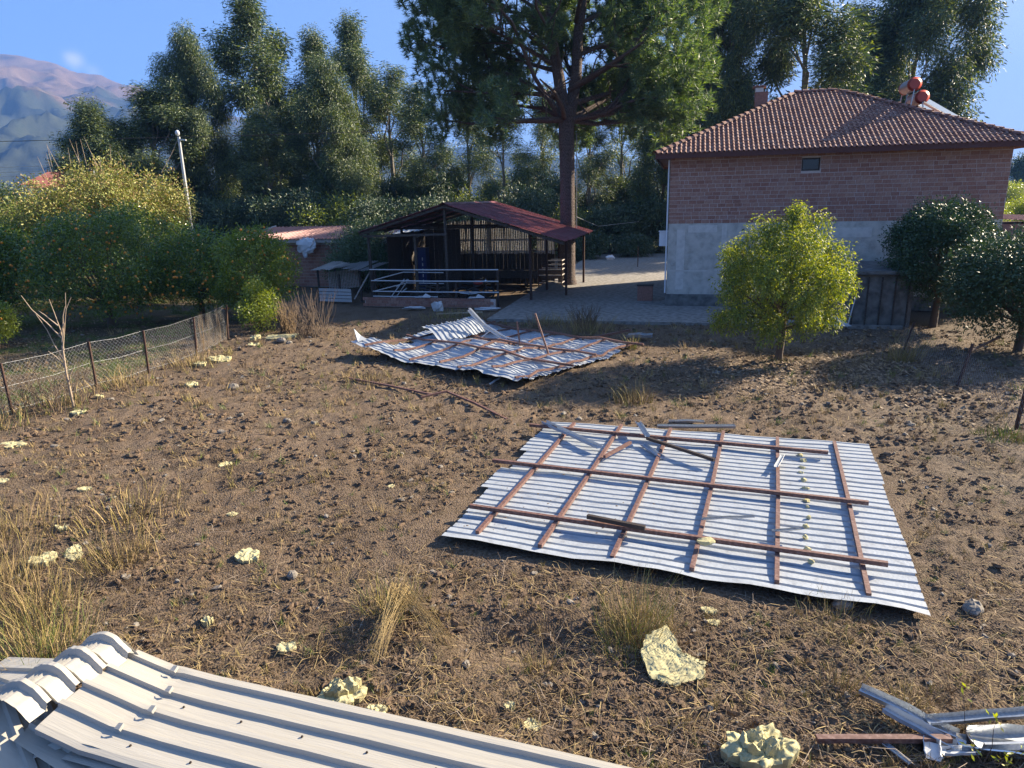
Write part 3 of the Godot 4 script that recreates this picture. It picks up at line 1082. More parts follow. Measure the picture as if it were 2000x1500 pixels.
func make_motorcycle() -> void:
	var m := thing("motorcycle", "dark motorcycle with bright front parked behind the railing", "motorcycle", vil(-9.4, 1.8), VILLAGE_TURN + 8.0)
	for x in [-0.65, 0.65]:
		var w := MB.new()
		var path := []
		var rad := []
		for k in 17:
			var a := TAU * k / 16.0
			path.append(Vector3(x + cos(a) * 0.28, 0.32 + sin(a) * 0.28, 0))
			rad.append(0.045)
		w.tube(path, rad, 6, false)
		var wheel := part("wheel", w, M.black_rubber, m)
		var sp := MB.new()
		for k in 6:
			var a := TAU * k / 6.0
			sp.bar(Vector3(x, 0.32, 0), Vector3(x + cos(a) * 0.26, 0.32 + sin(a) * 0.26, 0), 0.012, 0.012)
		part("spoke", sp, M.chrome, wheel)
	var f := MB.new()
	f.tube([Vector3(-0.65, 0.32, 0), Vector3(-0.3, 0.5, 0), Vector3(0.3, 0.75, 0), Vector3(0.42, 0.95, 0)], [0.04, 0.06, 0.05, 0.03], 8)
	f.tube([Vector3(0.65, 0.32, 0), Vector3(0.5, 0.7, 0), Vector3(0.4, 1.02, 0)], [0.03, 0.035, 0.03], 8)
	f.lump(Vector3(-0.02, 0.42, 0), Vector3(0.22, 0.17, 0.14), soft, 0.2)
	part("frame", f, M.dark_metal, m)
	var tk := MB.new()
	tk.lump(Vector3(0.14, 0.84, 0), Vector3(0.26, 0.13, 0.14), soft, 0.05, 12, 8)
	part("fuel_tank", tk, M.fired_red, m)
	var st := MB.new()
	st.lump(Vector3(-0.38, 0.8, 0), Vector3(0.36, 0.07, 0.13), soft, 0.05, 12, 6)
	part("seat", st, M.black_rubber, m)
	var hb := MB.new()
	hb.tube([Vector3(0.28, 1.08, -0.36), Vector3(0.4, 1.04, -0.1), Vector3(0.4, 1.04, 0.1), Vector3(0.28, 1.08, 0.36)], [0.015, 0.015, 0.015, 0.015], 6)
	part("handlebar", hb, M.chrome, m)
	var hl := MB.new()
	hl.lump(Vector3(0.53, 0.92, 0), Vector3(0.09, 0.1, 0.1), soft, 0.0, 10, 8)
	part("headlight", hl, M.chrome, m)
	var ex := MB.new()
	ex.tube([Vector3(0.1, 0.3, 0.14), Vector3(-0.3, 0.28, 0.15), Vector3(-0.8, 0.34, 0.15)], [0.025, 0.035, 0.045], 8)
	part("exhaust", ex, M.chrome, m)


func make_left_shed() -> void:
	var s := thing("low_brick_shed", "low brick shed with faded pink sheet roof behind the orange trees", "shed", vil(-20.0, 8.0), VILLAGE_TURN)
	# mono-pitch roof, seven sheets
	for k in 11:
		var b := MB.new()
		var x := -5.6 + k * 1.05
		var lean := 0.08 * maxf(0, 4 - k)
		ribbed(b, Vector3(x, 2.84, 2.1), Vector3(x + 0.06, 3.42, -2.2 + lean), Vector3(1, 0, 0), 1.07, 0.26, Vector3(0, 0.99, 0.13), 0.04)
		part("roof_sheet", b, M.pink_roof if k < 9 else M.white_sheet, s)
	var vg := MB.new()
	vg.bar(Vector3(-5.62, 2.85, 2.12), Vector3(-5.55, 3.44, -2.2), 0.07, 0.16)
	part("verge_board", vg, M.white_metal, s)
	var fb := MB.new()
	fb.bar(Vector3(-5.6, 2.72, 2.0), Vector3(5.9, 2.72, 2.0), 0.04, 0.2)
	part("fascia_board", fb, M.grey_wood, s)
	var w := MB.new()
	w.block(Vector3(0, 1.3, 1.55), Vector3(11.0, 2.6, 0.18))
	w.block(Vector3(-5.4, 1.45, -0.3), Vector3(0.2, 2.9, 3.4))
	w.block(Vector3(5.4, 1.45, -0.3), Vector3(0.2, 2.9, 3.4))
	w.block(Vector3(0, 1.6, -2.0), Vector3(11.0, 3.2, 0.18))
	var wall := part("brick_wall", w, M.mortar, s)
	var bm := []
	for k in 6:
		var bb := MB.new()
		bb.block(Vector3.ZERO, Vector3(0.38, 0.175, 0.05))
		bm.append(bb.mesh(M["brick_%d" % k]))
	for r in 13:
		var x := -5.2 + (0.2 if r % 2 else 0.0)
		while x < 5.2:
			var o := put("brick", bm[rng.randi() % 6], wall)
			o.position = Vector3(x, 0.12 + r * 0.19, 1.63 + rf(-0.006, 0.006))
			x += 0.395
	var bag := MB.new()
	bag.lump(Vector3(0, 0, 0), Vector3(0.55, 0.4, 0.2), soft, 0.7, 14, 9)
	bag.lump(Vector3(0.35, 0.12, 0.02), Vector3(0.32, 0.3, 0.16), soft, 0.7, 12, 8, 20.0)
	bag.lump(Vector3(-0.1, -0.4, 0.02), Vector3(0.16, 0.28, 0.1), soft, 0.6, 10, 7, 50.0)
	lone("plastic_sheeting", bag, M.white_plastic, "crumpled white plastic sheeting hanging under the pink shed eave", "plastic sheet", vil(-20.9, 5.72, 2.45), VILLAGE_TURN)
	# makeshift pen in front
	var p := thing("animal_pen", "makeshift animal pen of scrap boards and tin left of the railing", "pen", vil(-15.8, 0.2), VILLAGE_TURN)
	for q in [[-1.4, 0.0, 1.62], [-0.2, 0.1, 1.4], [0.9, 0.0, 1.7], [1.6, -0.2, 1.6], [-1.4, -1.8, 1.7], [0.9, -1.8, 1.7]]:
		var b := MB.new()
		b.block(Vector3(q[0], q[2] / 2, q[1]), Vector3(0.08, q[2], 0.08))
		part("post", b, M.dark_wood, p)
	for k in 6:
		var b := MB.new()
		var x := -1.6 + k * 0.52
		ribbed(b, Vector3(x, 1.66 + rf(-0.05, 0.08), 0.25 + rf(-0.1, 0.15)), Vector3(x + rf(-0.1, 0.1), 1.8 + rf(-0.05, 0.06), -1.9), Vector3(1, rf(-0.1, 0.1), 0).normalized(), 0.6, 0.15, Vector3.UP, 0.03)
		part("tin_sheet", b, M.zinc, p)
	for k in 20:
		var b := MB.new()
		b.block(Vector3(-1.0 + k * 0.085, 0.98 + k * 0.012, -0.35), Vector3(0.045, 0.95, 0.02))
		part("slat", b, M.grey_wood, p)
	for k in 4:
		var b := MB.new()
		b.bar(Vector3(-1.3, 0.14 + k * 0.17, 0.22), Vector3(0.5, 0.12 + k * 0.17, 0.3), 0.02, 0.14)
		part("plank", b, M.white_metal, p)
	for q in [[0.9, 0.2, 1.5, 1.15], [1.1, 0.5, 1.9, 1.75]]:
		var b := MB.new()
		b.bar(Vector3(q[0] - 0.25, q[1], 0.3), Vector3(q[2] - 0.25, q[3], 0.1), 0.06, 0.06)
		part("brace", b, M.grey_wood, p)
	# railing of steel tube
	var r := thing("metal_railing", "steel tube railing with five pale rails in front of the farm shed", "railing", vil(-10.75, -0.6), VILLAGE_TURN)
	for x in [-3.1, 0.2, 1.12, 3.15]:
		var b := MB.new()
		b.block(Vector3(x, 0.85 if absf(x) > 1.5 else 0.6, 0), Vector3(0.09, 1.7 if absf(x) > 1.5 else 1.2, 0.09))
		part("post", b, M.dark_metal, r)
	for q in [[-3.2, 3.2, 1.72], [-3.15, 3.2, 1.19], [-3.1, 3.2, 0.68], [-3.1, 0.2, 0.44]]:
		var b := MB.new()
		b.tube([Vector3(q[0], q[2], 0.07), Vector3((q[0] + q[1]) / 2, q[2] - 0.01, 0.07), Vector3(q[1], q[2], 0.07)], [0.03, 0.03, 0.03], 8)
		part("rail", b, M.white_metal, r)
	for q in [[1.47, -2.0, 0.1], [0.94, -1.85, 0.1]]:
		var b := MB.new()
		b.tube([Vector3(q[1], q[0], -1.2), Vector3(q[2], q[0] - 0.02, -1.2)], [0.025, 0.025], 6)
		b.tube([Vector3(-3.0, q[0] - 0.25, 0.0), Vector3(q[1], q[0], -1.2)], [0.025, 0.025], 6)
		part("rail", b, M.white_metal, r)
	# low brick wall under the railing
	var lw := thing("low_brick_wall", "low reddish brick wall below the steel railing", "wall", vil(-10.9, -0.95), VILLAGE_TURN)
	var core := MB.new()
	core.block(Vector3(0, 0.19, -0.03), Vector3(6.5, 0.4, 0.16))
	part("mortar_bed", core, M.mortar, lw)
	for rr in 3:
		var x := -3.2 + (0.15 if rr % 2 else 0.0)
		while x < 3.1:
			var o := put("brick", bm[rng.randi() % 6], lw)
			o.position = Vector3(x, 0.08 + rr * 0.14, 0.05 + rf(-0.01, 0.01))
			o.scale = Vector3(0.72, 0.74, 1.6)
			x += 0.29
	for q in [[0, 0.0], [2.6, 0.05]]:
		var sh := MB.new()
		sh.quad(Vector3(-0.35, 0, 0.2), Vector3(-0.3, 0.02, -0.2), Vector3(0.1, 0.03, -0.18), Vector3(0.05, 0.0, 0.2))
		sh.quad(Vector3(0.0, 0.01, 0.22), Vector3(0.1, 0.16, -0.1), Vector3(0.4, 0.02, -0.1), Vector3(0.42, 0.0, 0.2))
		lone("sheet_offcut", sh, M.white_metal, "pale sheet offcut lying on the low brick wall, %s" % ("under the middle railing post" if q[0] == 0 else "at its right end"), "metal sheet", vil(-11.2 + q[0], -0.9, 0.46), VILLAGE_TURN + q[1] * 200)
	# white tubular frame
	var fr := MB.new()
	for q in [[Vector3(-0.5, 0, 0.2), Vector3(0.25, 0.95, 0)], [Vector3(-0.35, 0, -0.2), Vector3(0.45, 0.92, -0.05)], [Vector3(0.35, 0.5, 0), Vector3(0.05, 0.28, 0)], [Vector3(-0.5, 0, 0.2), Vector3(-0.1, 0.05, -0.2)], [Vector3(-0.2, 0.55, 0.0), Vector3(0.4, 0.92, -0.05)]]:
		fr.tube([q[0], q[1]], [0.025, 0.025], 6)
	lone("folding_frame", fr, M.white_metal, "white tubular folding frame leaning behind the railing", "frame", vil(-12.75, 0.1, 0.25), VILLAGE_TURN)


func make_village() -> void:
	for q in [[Vector3(-70.5, 0, -118.0), 9.0, 7.0, 8.3, "white walled village house with red tiled roof beyond the orchard"], [Vector3(-82.0, 0, -132.0), 8.0, 7.0, 9.3, "taller village house behind the first, red roof under the cables"]]:
		var w: float = q[1]
		var d: float = q[2]
		var e: float = q[3]
		var h := thing("village_house", q[4], "house", q[0], 12.0, "village houses below the mountain")
		var b := MB.new()
		b.block(Vector3(0, e / 2, 0), Vector3(w, e, d))
		part("wall", b, M.render_white, h)
		var r := MB.new()
		var o := 0.7
		var A := Vector3(-w / 2 - o, e, d / 2 + o)
		var B := Vector3(w / 2 + o, e, d / 2 + o)
		var C := Vector3(w / 2 + o, e, -d / 2 - o)
		var D := Vector3(-w / 2 - o, e, -d / 2 - o)
		var R0 := Vector3(-w * 0.18, e + 2.3, 0)
		var R1 := Vector3(w * 0.18, e + 2.3, 0)
		r.quad(A, R0, R1, B)
		r.tri(B, R1, C)
		r.quad(C, R1, R0, D)
		r.tri(D, R0, A)
		r.quad(A, B, C, D)
		part("roof", r, M.village_tile, h)
		for x in [-0.3, 0.0, 0.3]:
			for y in [e - 1.8, e - 4.8]:
				var wn := MB.new()
				wn.block(Vector3(x * w, y, d / 2 + 0.02), Vector3(1.1, 1.3, 0.06))
				part("window", wn, M.hidden_dark, h)
	# red roofed shed past the house, far right
	var s := thing("tin_roof_shed", "small red walled shed with dark tin roof past the right house corner", "shed", Vector3(46.0, 0, -62.0), -14.0)
	var sb := MB.new()
	sb.block(Vector3(0, 0.95, 0), Vector3(7.0, 1.9, 5.0))
	part("wall", sb, M.brick_1, s)
	var sr := MB.new()
	ribbed(sr, Vector3(-4.0, 2.35, 3.0), Vector3(-4.0, 2.7, -3.0), Vector3(1, -0.06, 0).normalized(), 8.0, 0.4, Vector3.UP, 0.05)
	part("roof", sr, M.red_roof, s)


# ---- trees -----------------------------------------------------------------------------------

# a spray of leaves: each a folded blade of two faces; droop 0 spreads evenly, 1 hangs
func leaf_spray(count: int, radius: float, size: float, width: float, mats: Array, droop: float, sd: int, flat := 1.0) -> ArrayMesh:
	var r := RandomNumberGenerator.new()
	r.seed = sd
	var mbs := []
	for m in mats:
		mbs.append(MB.new())
	for i in count:
		var d := Vector3(r.randfn(), r.randfn(), r.randfn()).normalized()
		var p := d * radius * pow(r.randf(), 0.5)
		p.y *= flat
		var g := (d + Vector3(r.randfn(), r.randfn(), r.randfn()) * 0.5).normalized()
		g = (g * (1.0 - droop) + Vector3(0, -1, 0) * droop + Vector3(r.randfn(), 0, r.randfn()) * 0.15).normalized()
		var side := g.cross(Vector3(r.randfn(), r.randfn(), r.randfn())).normalized()
		var nrm := side.cross(g)
		var L := size * r.randf_range(0.65, 1.3)
		var w := width * r.randf_range(0.7, 1.25)
		var mid := p + g * L * 0.5 - nrm * w * 0.25
		var b: MB = mbs[i % mats.size()]
		b.tri(p, mid + side * w * 0.5 + nrm * w * 0.2, p + g * L)
		b.tri(p, p + g * L, mid - side * w * 0.5 + nrm * w * 0.2)
	var out := ArrayMesh.new()
	for k in mats.size():
		mbs[k].surface(out, mats[k])
	return out


func needle_tuft(count: int, size: float, width: float, mats: Array, sd: int) -> ArrayMesh:
	var r := RandomNumberGenerator.new()
	r.seed = sd
	var mbs := []
	for m in mats:
		mbs.append(MB.new())
	for i in count:
		var a := r.randf() * TAU
		var y := r.randf_range(-0.15, 1.0)
		var h := sqrt(maxf(0.0, 1.0 - y * y))
		var g := Vector3(cos(a) * h, y, sin(a) * h)
		var p := Vector3(0, r.randf_range(-0.5, 0.3), 0) * size * 1.3
		var side := g.cross(Vector3(r.randfn(), r.randfn(), r.randfn())).normalized()
		var L := size * r.randf_range(0.7, 1.2)
		var b: MB = mbs[i % mats.size()]
		b.tri(p - side * width * 0.5, p + g * L, p + side * width * 0.5)
	var out := ArrayMesh.new()
	for k in mats.size():
		mbs[k].surface(out, mats[k])
	return out


# places on and in an ellipsoid, thicker near its skin
func fill(places: Array, c: Vector3, r: Vector3, count: int, s0: float, s1: float, upright: bool, skin := 0.45) -> void:
	for i in count:
		var d := rdir()
		var p := c + d * r * pow(rng.randf(), skin)
		if p.y < 0.12:
			continue
		var b := turned(rf(0, TAU), rf(s0, s1), rf(-0.35, 0.35))
		if not upright:
			b = Basis(rdir(), rf(0, TAU)) * b
		places.append(Transform3D(b, p))


func limb(b: MB, p: Vector3, q: Vector3, r0: float, r1: float, sag: float, sides := 6) -> void:
	var m1 := p.lerp(q, 0.35) + Vector3(rf(-1, 1), rf(-0.4, 0.4) + sag, rf(-1, 1)) * p.distance_to(q) * 0.07
	var m2 := p.lerp(q, 0.7) + Vector3(rf(-1, 1), rf(-0.4, 0.4) + sag, rf(-1, 1)) * p.distance_to(q) * 0.06
	b.tube([p, m1, m2, q], [r0, lerpf(r0, r1, 0.35), lerpf(r0, r1, 0.7), r1], sides, false)


func copy_of(o: Node3D, label: String, at: Vector3, turn: float, scale_by: Vector3) -> Node3D:
	var c := o.duplicate() as Node3D
	var called := String(o.get_meta("called"))
	c.name = numbered(called)
	add_child(c, true)
	c.position = at
	c.rotation_degrees = Vector3(0, turn, 0)
	c.scale = scale_by
	c.set_meta("label", label)
	return c


func make_gum(called: String, sd: int, h: float, spread: float, lobes: int, density: float, bare: float, group: String) -> Node3D:
	rng.seed = sd
	var t := thing(called, "", "tree", Vector3.ZERO, 0, group)
	t.set_meta("called", called)
	var tb := MB.new()
	var path := []
	var rad := []
	var lean := Vector3(rf(-0.6, 0.6), 0, rf(-0.4, 0.4))
	for i in 8:
		var f := i / 7.0
		path.append(Vector3(0, h * 0.93 * f, 0) + lean * f * f + Vector3(rf(-0.15, 0.15), 0, rf(-0.15, 0.15)) * f)
		rad.append(lerpf(0.30, 0.04, pow(f, 0.8)) * h / 20.0)
	tb.tube(path, rad, 8, false)
	var places := []
	for k in lobes:
		var f := bare + (1.0 - bare) * (k + 0.5) / lobes
		var a := k * 2.4 + rf(-0.5, 0.5)
		var out: float = spread * (0.35 + 0.65 * sin(PI * clampf((f - bare * 0.6) / (1.05 - bare * 0.6), 0, 1))) * rf(0.45, 1.0)
		if k >= lobes - 2:
			out *= 0.25
		var c := Vector3(cos(a) * out, h * f, sin(a) * out) + lean * f * f
		var rr := rf(0.75, 1.25) * spread * 0.36
		var tall := rf(1.3, 2.2)
		if k >= lobes - 2:
			tall = 2.3
		var i0: int = clampi(int((f - 0.16) * 7.0), 1, 6)
		var from: Vector3 = path[i0]
		limb(tb, from, c + Vector3(0, -rr * 0.3, 0), rad[i0] * 0.6, 0.025, 0.3)
		for j in 3:
			limb(tb, c + Vector3(0, -rr * 0.3, 0), c + rdir() * Vector3(rr, rr * tall, rr) * 0.7, 0.03, 0.012, 0.0, 4)
		fill(places, c, Vector3(rr, rr * tall, rr), int(density * rr * rr * tall * 9.5), 0.45, 1.4, true, 0.55)
	part("trunk", tb, M.pale_bark, t)
	many("crown", leaf_spray(64, 0.6, 0.26, 0.058, [M.gum_a, M.gum_c, M.gum_a, M.gum_b, M.gum_c], 0.38, sd, 1.05), places, t, false)
	return t


func make_trees() -> void:
	var dense := make_gum("eucalyptus_tree", 101, 20.0, 3.3, 17, 4.4, 0.16, "eucalyptus trees behind the sheds")
	var plume := make_gum("eucalyptus_tree", 102, 20.0, 2.4, 14, 5.0, 0.18, "eucalyptus trees behind the sheds")
	var airy := make_gum("eucalyptus_tree", 103, 20.0, 2.9, 12, 2.2, 0.30, "eucalyptus trees behind the sheds")
	var broad := make_gum("eucalyptus_tree", 104, 20.0, 4.3, 22, 3.8, 0.14, "eucalyptus trees behind the sheds")
	var used := {}
	# kind, x, z, height, width, label
	var rows := [
		[dense, -34.2, -60.0, 12.3, 6.4, "leftmost and lowest eucalyptus of the row, beside the mountain slope"],
		[plume, -30.4, -62.5, 14.8, 6.8, "olive tinted eucalyptus second from the left end of the row"],
		[broad, -27.8, -66.0, 17.8, 6.6, "broad eucalyptus with a double rounded top behind the utility pole"],
		[plume, -22.9, -70.0, 23.6, 7.8, "tallest eucalyptus of the left group, a tall leafy plume"],
		[dense, -24.6, -77.0, 16.0, 6.4, "dark eucalyptus filling the gap left of the tallest plume"],
		[plume, -19.3, -74.0, 21.2, 5.6, "eucalyptus with a narrow rounded top right of the tallest plume"],
		[plume, -15.6, -78.0, 23.2, 5.8, "eucalyptus with a club shaped top leaning right into open sky"],
		[broad, -15.0, -64.0, 15.0, 6.6, "bushy sunlit eucalyptus standing low before the leaning one"],
		[dense, -20.6, -63.0, 11.8, 6.0, "dark eucalyptus in front of the tall plume, above the pink shed roof"],
		[airy, -12.0, -76.0, 17.7, 7.6, "thin eucalyptus with open crown at the left edge of the pine"],
		[airy, -8.0, -70.0, 15.2, 6.6, "slender eucalyptus behind the ridge of the farm shed, left of the pine trunk"],
		[airy, -4.0, -73.0, 15.8, 6.2, "slender eucalyptus under the lower left boughs of the pine"],
		[airy, -0.2, -66.0, 14.6, 5.2, "thin trunked eucalyptus just left of the pine trunk"],
		[airy, 3.6, -76.0, 15.6, 6.0, "thin eucalyptus behind the pine trunk"],
		[airy, 7.8, -68.0, 14.6, 5.6, "thin eucalyptus right of the pine trunk, above the yard"],
		[airy, 11.3, -71.0, 14.4, 6.2, "thin eucalyptus midway between the pine trunk and the house"],
		[dense, 13.8, -64.0, 14.0, 5.4, "eucalyptus just left of the house eave"],
		[broad, 18.6, -62.0, 23.5, 8.4, "eucalyptus above the chimney, left of the roof ridge"],
		[plume, 23.6, -58.0, 22.5, 8.6, "narrow dark eucalyptus above the roof ridge"],
		[broad, 39.2, -72.0, 26.4, 12.4, "wide eucalyptus on the right, above the solar water heater"],
		[airy, 34.2, -72.0, 21.9, 7.6, "open eucalyptus with bare limbs, left part of the right hand group"],
	]
	for q in rows:
		var o: Node3D = q[0]
		var w: float = q[4] / (8.6 if o == broad else 6.6 if o == dense else 5.0 if o == plume else 5.8)
		var hs: float = q[3] / 20.5
		var sc := Vector3(w, hs, w)
		var turn := float((int(absf(q[1]) * 37.0)) % 360)
		if used.has(o):
			copy_of(o, q[5], Vector3(q[1], 0, q[2]), turn, sc)
		else:
			used[o] = true
			o.position = Vector3(q[1], 0, q[2])
			o.rotation_degrees.y = turn
			o.scale = sc
			o.set_meta("label", q[5])
	make_understory()
	make_pine()


func make_shrub(called: String, label: String, at: Vector3, h: float, w: float, mats: Array, sd: int, n: int, size: float, group := "", upright := false, category := "shrub") -> Node3D:
	rng.seed = sd
	var t := thing(called, label, category, at, 0, group)
	t.set_meta("called", called)
	var tb := MB.new()
	var places := []
	var lobes := 9
	for k in lobes:
		var a := k * 2.4
		var out := w * 0.5 * rf(0.25, 0.75)
		var c := Vector3(cos(a) * out, h * rf(0.25, 0.75), sin(a) * out)
		if k == 0:
			c = Vector3(0, h * 0.72, 0)
		var rr := w * rf(0.18, 0.30)
		limb(tb, Vector3(rf(-0.1, 0.1), 0, rf(-0.1, 0.1)), c, 0.045, 0.015, 0.2, 5)
		fill(places, c, Vector3(rr, minf(rr * 1.3, h * 0.27), rr), n / lobes, 0.75, 1.25, upright)
	part("stems", tb, M.twig, t)
	many("foliage", leaf_spray(34, size * 3.4, size, size * 0.38, mats, 0.15 if not upright else 0.4, sd), places, t, false)
	return t


func make_understory() -> void:
	# dense scrub below the eucalyptus row
	var gum := [M.gum_a, M.gum_c, M.dark_leaf_a, M.gum_c]
	var a := make_shrub("understory_shrub", "", Vector3.ZERO, 5.0, 5.4, gum, 201, 620, 0.2, "scrub below the eucalyptus row")
	var b := make_shrub("understory_shrub", "", Vector3.ZERO, 5.0, 5.4, [M.gum_b, M.orange_leaf_b, M.gum_a], 202, 560, 0.2, "scrub below the eucalyptus row")
	var used := {}
	rng.seed = 77
	var spots := []
	var x := -38.0
	while x < 14.0:
		spots.append([x, -56.0 - rf(0, 4), rf(4.0, 6.6), "front"])
		x += rf(3.2, 4.4)
	x = -36.0
	while x < 15.0:
		spots.append([x, -66.0 - rf(0, 6), rf(5.5, 8.6), "rear"])
		x += rf(4.2, 5.6)
	var seen_labels := {}
	for k in spots.size():
		var q: Array = spots[k]
		if q[0] > 4.5 and q[0] < 13.0 and q[1] > -62.0:
			q[1] = -63.0
			q[2] *= 0.7
		var o: Node3D = b if k % 5 == 1 else a
		var sc := Vector3(1.0, q[2] / 5.0, 1.0) * rf(0.9, 1.15)
		var place := "behind the big yellowing tree"
		for w in [[-27.0, "above the fruiting orange trees"], [-17.0, "behind the low pink roofed shed"], [-9.0, "behind the left slope of the farm shed"], [-3.0, "behind the ridge of the farm shed"], [3.0, "between the pine trunk and the brick house"]]:
			if q[0] > w[0]: place = w[1]
		var label := "%s scrub %s, %s row" % ["yellow-green leafy" if o == b else "grey-green dense", place, q[3]]
		if seen_labels.has(label):
			label += ", right one" if not seen_labels.has(label + ", right one") else ", rightmost one"
		seen_labels[label] = true
		if not used.has(o):
			used[o] = true
			o.position = Vector3(q[0], 0, q[1])
			o.scale = sc
			o.set_meta("label", label)
		else:
			copy_of(o, label, Vector3(q[0], 0, q[1]), rf(0, 360), sc)
	# dark low heap of bushes at the far end of the yard
	make_shrub("dark_bush", "low dark bush at the far end of the yard, left one", Vector3(6.6, 0, -57.0), 1.9, 2.8, [M.dark_leaf_a, M.gum_c], 205, 320, 0.16, "low bushes at the yard's far end")
	make_shrub("dark_bush", "low dark bush at the far end of the yard, next to the house corner", Vector3(10.4, 0, -58.0), 1.8, 3.6, [M.dark_leaf_a, M.gum_c], 206, 320, 0.16, "low bushes at the yard's far end")
	# far greenery past the right corner of the house
	make_shrub("orchard_tree", "bright green orchard tree in the sun past the right house corner", Vector3(48.0, 0, -74.0), 4.3, 6.5, [M.lime_a, M.orange_leaf_b], 207, 520, 0.18, "", false, "tree")
	make_shrub("orchard_tree", "orchard tree at the right edge, behind the tin roofed shed", Vector3(56.0, 0, -76.0), 4.0, 7.0, [M.lime_a, M.orange_leaf_b], 208, 520, 0.18, "", false, "tree")
	make_shrub("russet_bush", "thin russet bush against the sky beside the right house wall", Vector3(58.0, 0, -95.0), 8.0, 5.5, [M.autumn_c, M.twig], 209, 170, 0.22)
	make_shrub("distant_tree", "dark conical tree far off at the right edge", Vector3(140.0, 0, -195.0), 16.0, 5.5, [M.gum_c, M.gum_a], 210, 420, 0.55, "", false, "tree")
	make_shrub("distant_hedge", "far green hedge on the plain at the right edge", Vector3(118.0, 0, -170.0), 6.0, 16.0, [M.gum_b, M.orange_leaf_b], 211, 520, 0.4, "", false, "hedge")


func make_pine() -> void:
	rng.seed = 300
	var at := Vector3(3.30, 0, -39.7)
	var t := thing("pine_tree", "huge forked pine with puffy needle clumps rising through the shed roof edge", "tree", at)
	var tb := MB.new()
	# trunk to the fork, then two leaders
	tb.tube([Vector3(0, -0.2, 0), Vector3(-0.02, 0.5, 0), Vector3(0.02, 3.0, 0), Vector3(0.0, 6.0, 0.05), Vector3(-0.05, 8.6, 0.1), Vector3(-0.1, 9.6, 0.1)], [0.62, 0.47, 0.42, 0.40, 0.42, 0.38], 14, false)
	var lead1 := [Vector3(-0.15, 9.0, 0.1), Vector3(-0.45, 11.0, 0.2), Vector3(-0.95, 13.5, 0.2), Vector3(-1.2, 16.0, 0.1), Vector3(-1.3, 19.0, 0.0), Vector3(-1.1, 22.5, 0.0)]
	var lead2 := [Vector3(0.1, 9.0, 0.0), Vector3(0.5, 11.0, -0.3), Vector3(0.65, 13.5, -0.5), Vector3(1.2, 16.5, -0.6), Vector3(1.6, 20.0, -0.6), Vector3(1.9, 23.5, -0.5)]
	tb.tube(lead1, [0.36, 0.31, 0.26, 0.2, 0.14, 0.06], 10, false)
	tb.tube(lead2, [0.36, 0.31, 0.26, 0.2, 0.13, 0.05], 10, false)
	var places := []
	var puffs := []
	# boughs in whorls; each ends in puffs that turn up
	for k in 56:
		var f := (k + 0.5) / 56.0
		var y := lerpf(8.4, 24.0, pow(f, 1.05))
		var a := k * 2.39996 + rf(-0.3, 0.3)
		var reach := 8.5 * sqrt(maxf(0.05, 1.0 - pow((y - 13.0) / 13.5, 2.0))) * rf(0.72, 1.02)
		if y < 10.0:
			reach *= 0.84
		var lead: Array = lead1 if cos(a) < 0 else lead2
		var i0: int = clampi(int((y - 9.0) / 3.0), 0, 4)
		var from: Vector3 = lead[i0]
		from.y = clampf(y - rf(0.3, 3.2), 8.9, 23.0)
		var tip := Vector3(cos(a) * reach, y + (rf(0.2, 2.2) if y > 11.0 else rf(-0.9, 0.6)), sin(a) * reach * 0.9)
		limb(tb, from, tip, lerpf(0.17, 0.07, f), 0.035, -0.15, 6)
		puffs.append([tip, rf(1.3, 1.95)])
		for j in 6:
			var g := rf(0.38, 0.92)
			var p := from.lerp(tip, g) + Vector3(rf(-1.7, 1.7), rf(-0.4, 1.6), rf(-1.7, 1.7))
			puffs.append([p, rf(0.8, 1.35)])
			limb(tb, from.lerp(tip, g - 0.15), p, 0.05, 0.02, 0.0, 4)
	for q in puffs:
		var p: Vector3 = q[0]
		var r: float = q[1]
		# the middle stays open: boughs and sky show beside the leaders
		if Vector2(p.x, p.z).length() < 2.8 and p.y < 17.0:
			continue
		if absf(p.x + 0.3) < 3.4 and p.y < 18.0 and p.z > -1.0 and rng.randf() < 0.85:
			continue
		for i in int(31.0 * r * r):
			var d := rdir()
			d.y = d.y * 1.25 + 0.15
			var w := p + d * r * pow(rng.randf(), 0.4)
			var b := Basis(Vector3(d.z, 0, -d.x).normalized() if absf(d.x) + absf(d.z) > 0.01 else Vector3.RIGHT, rf(0.0, 0.9)) * turned(rf(0, TAU), rf(0.8, 1.25))
			places.append(Transform3D(b, w))
	part("trunk", tb, M.bark, t)
	many("crown", needle_tuft(60, 0.36, 0.034, [M.needle_a, M.needle_b, M.needle_a, M.needle_c], 301), places, t, false)
	# a cable pipe up the trunk
	var cp := MB.new()
	cp.tube([Vector3(0.5, 3.0, 0.15), Vector3(0.5, 8.2, 0.15)], [0.025, 0.025], 6)
	part("conduit", cp, M.galv_wire, t)


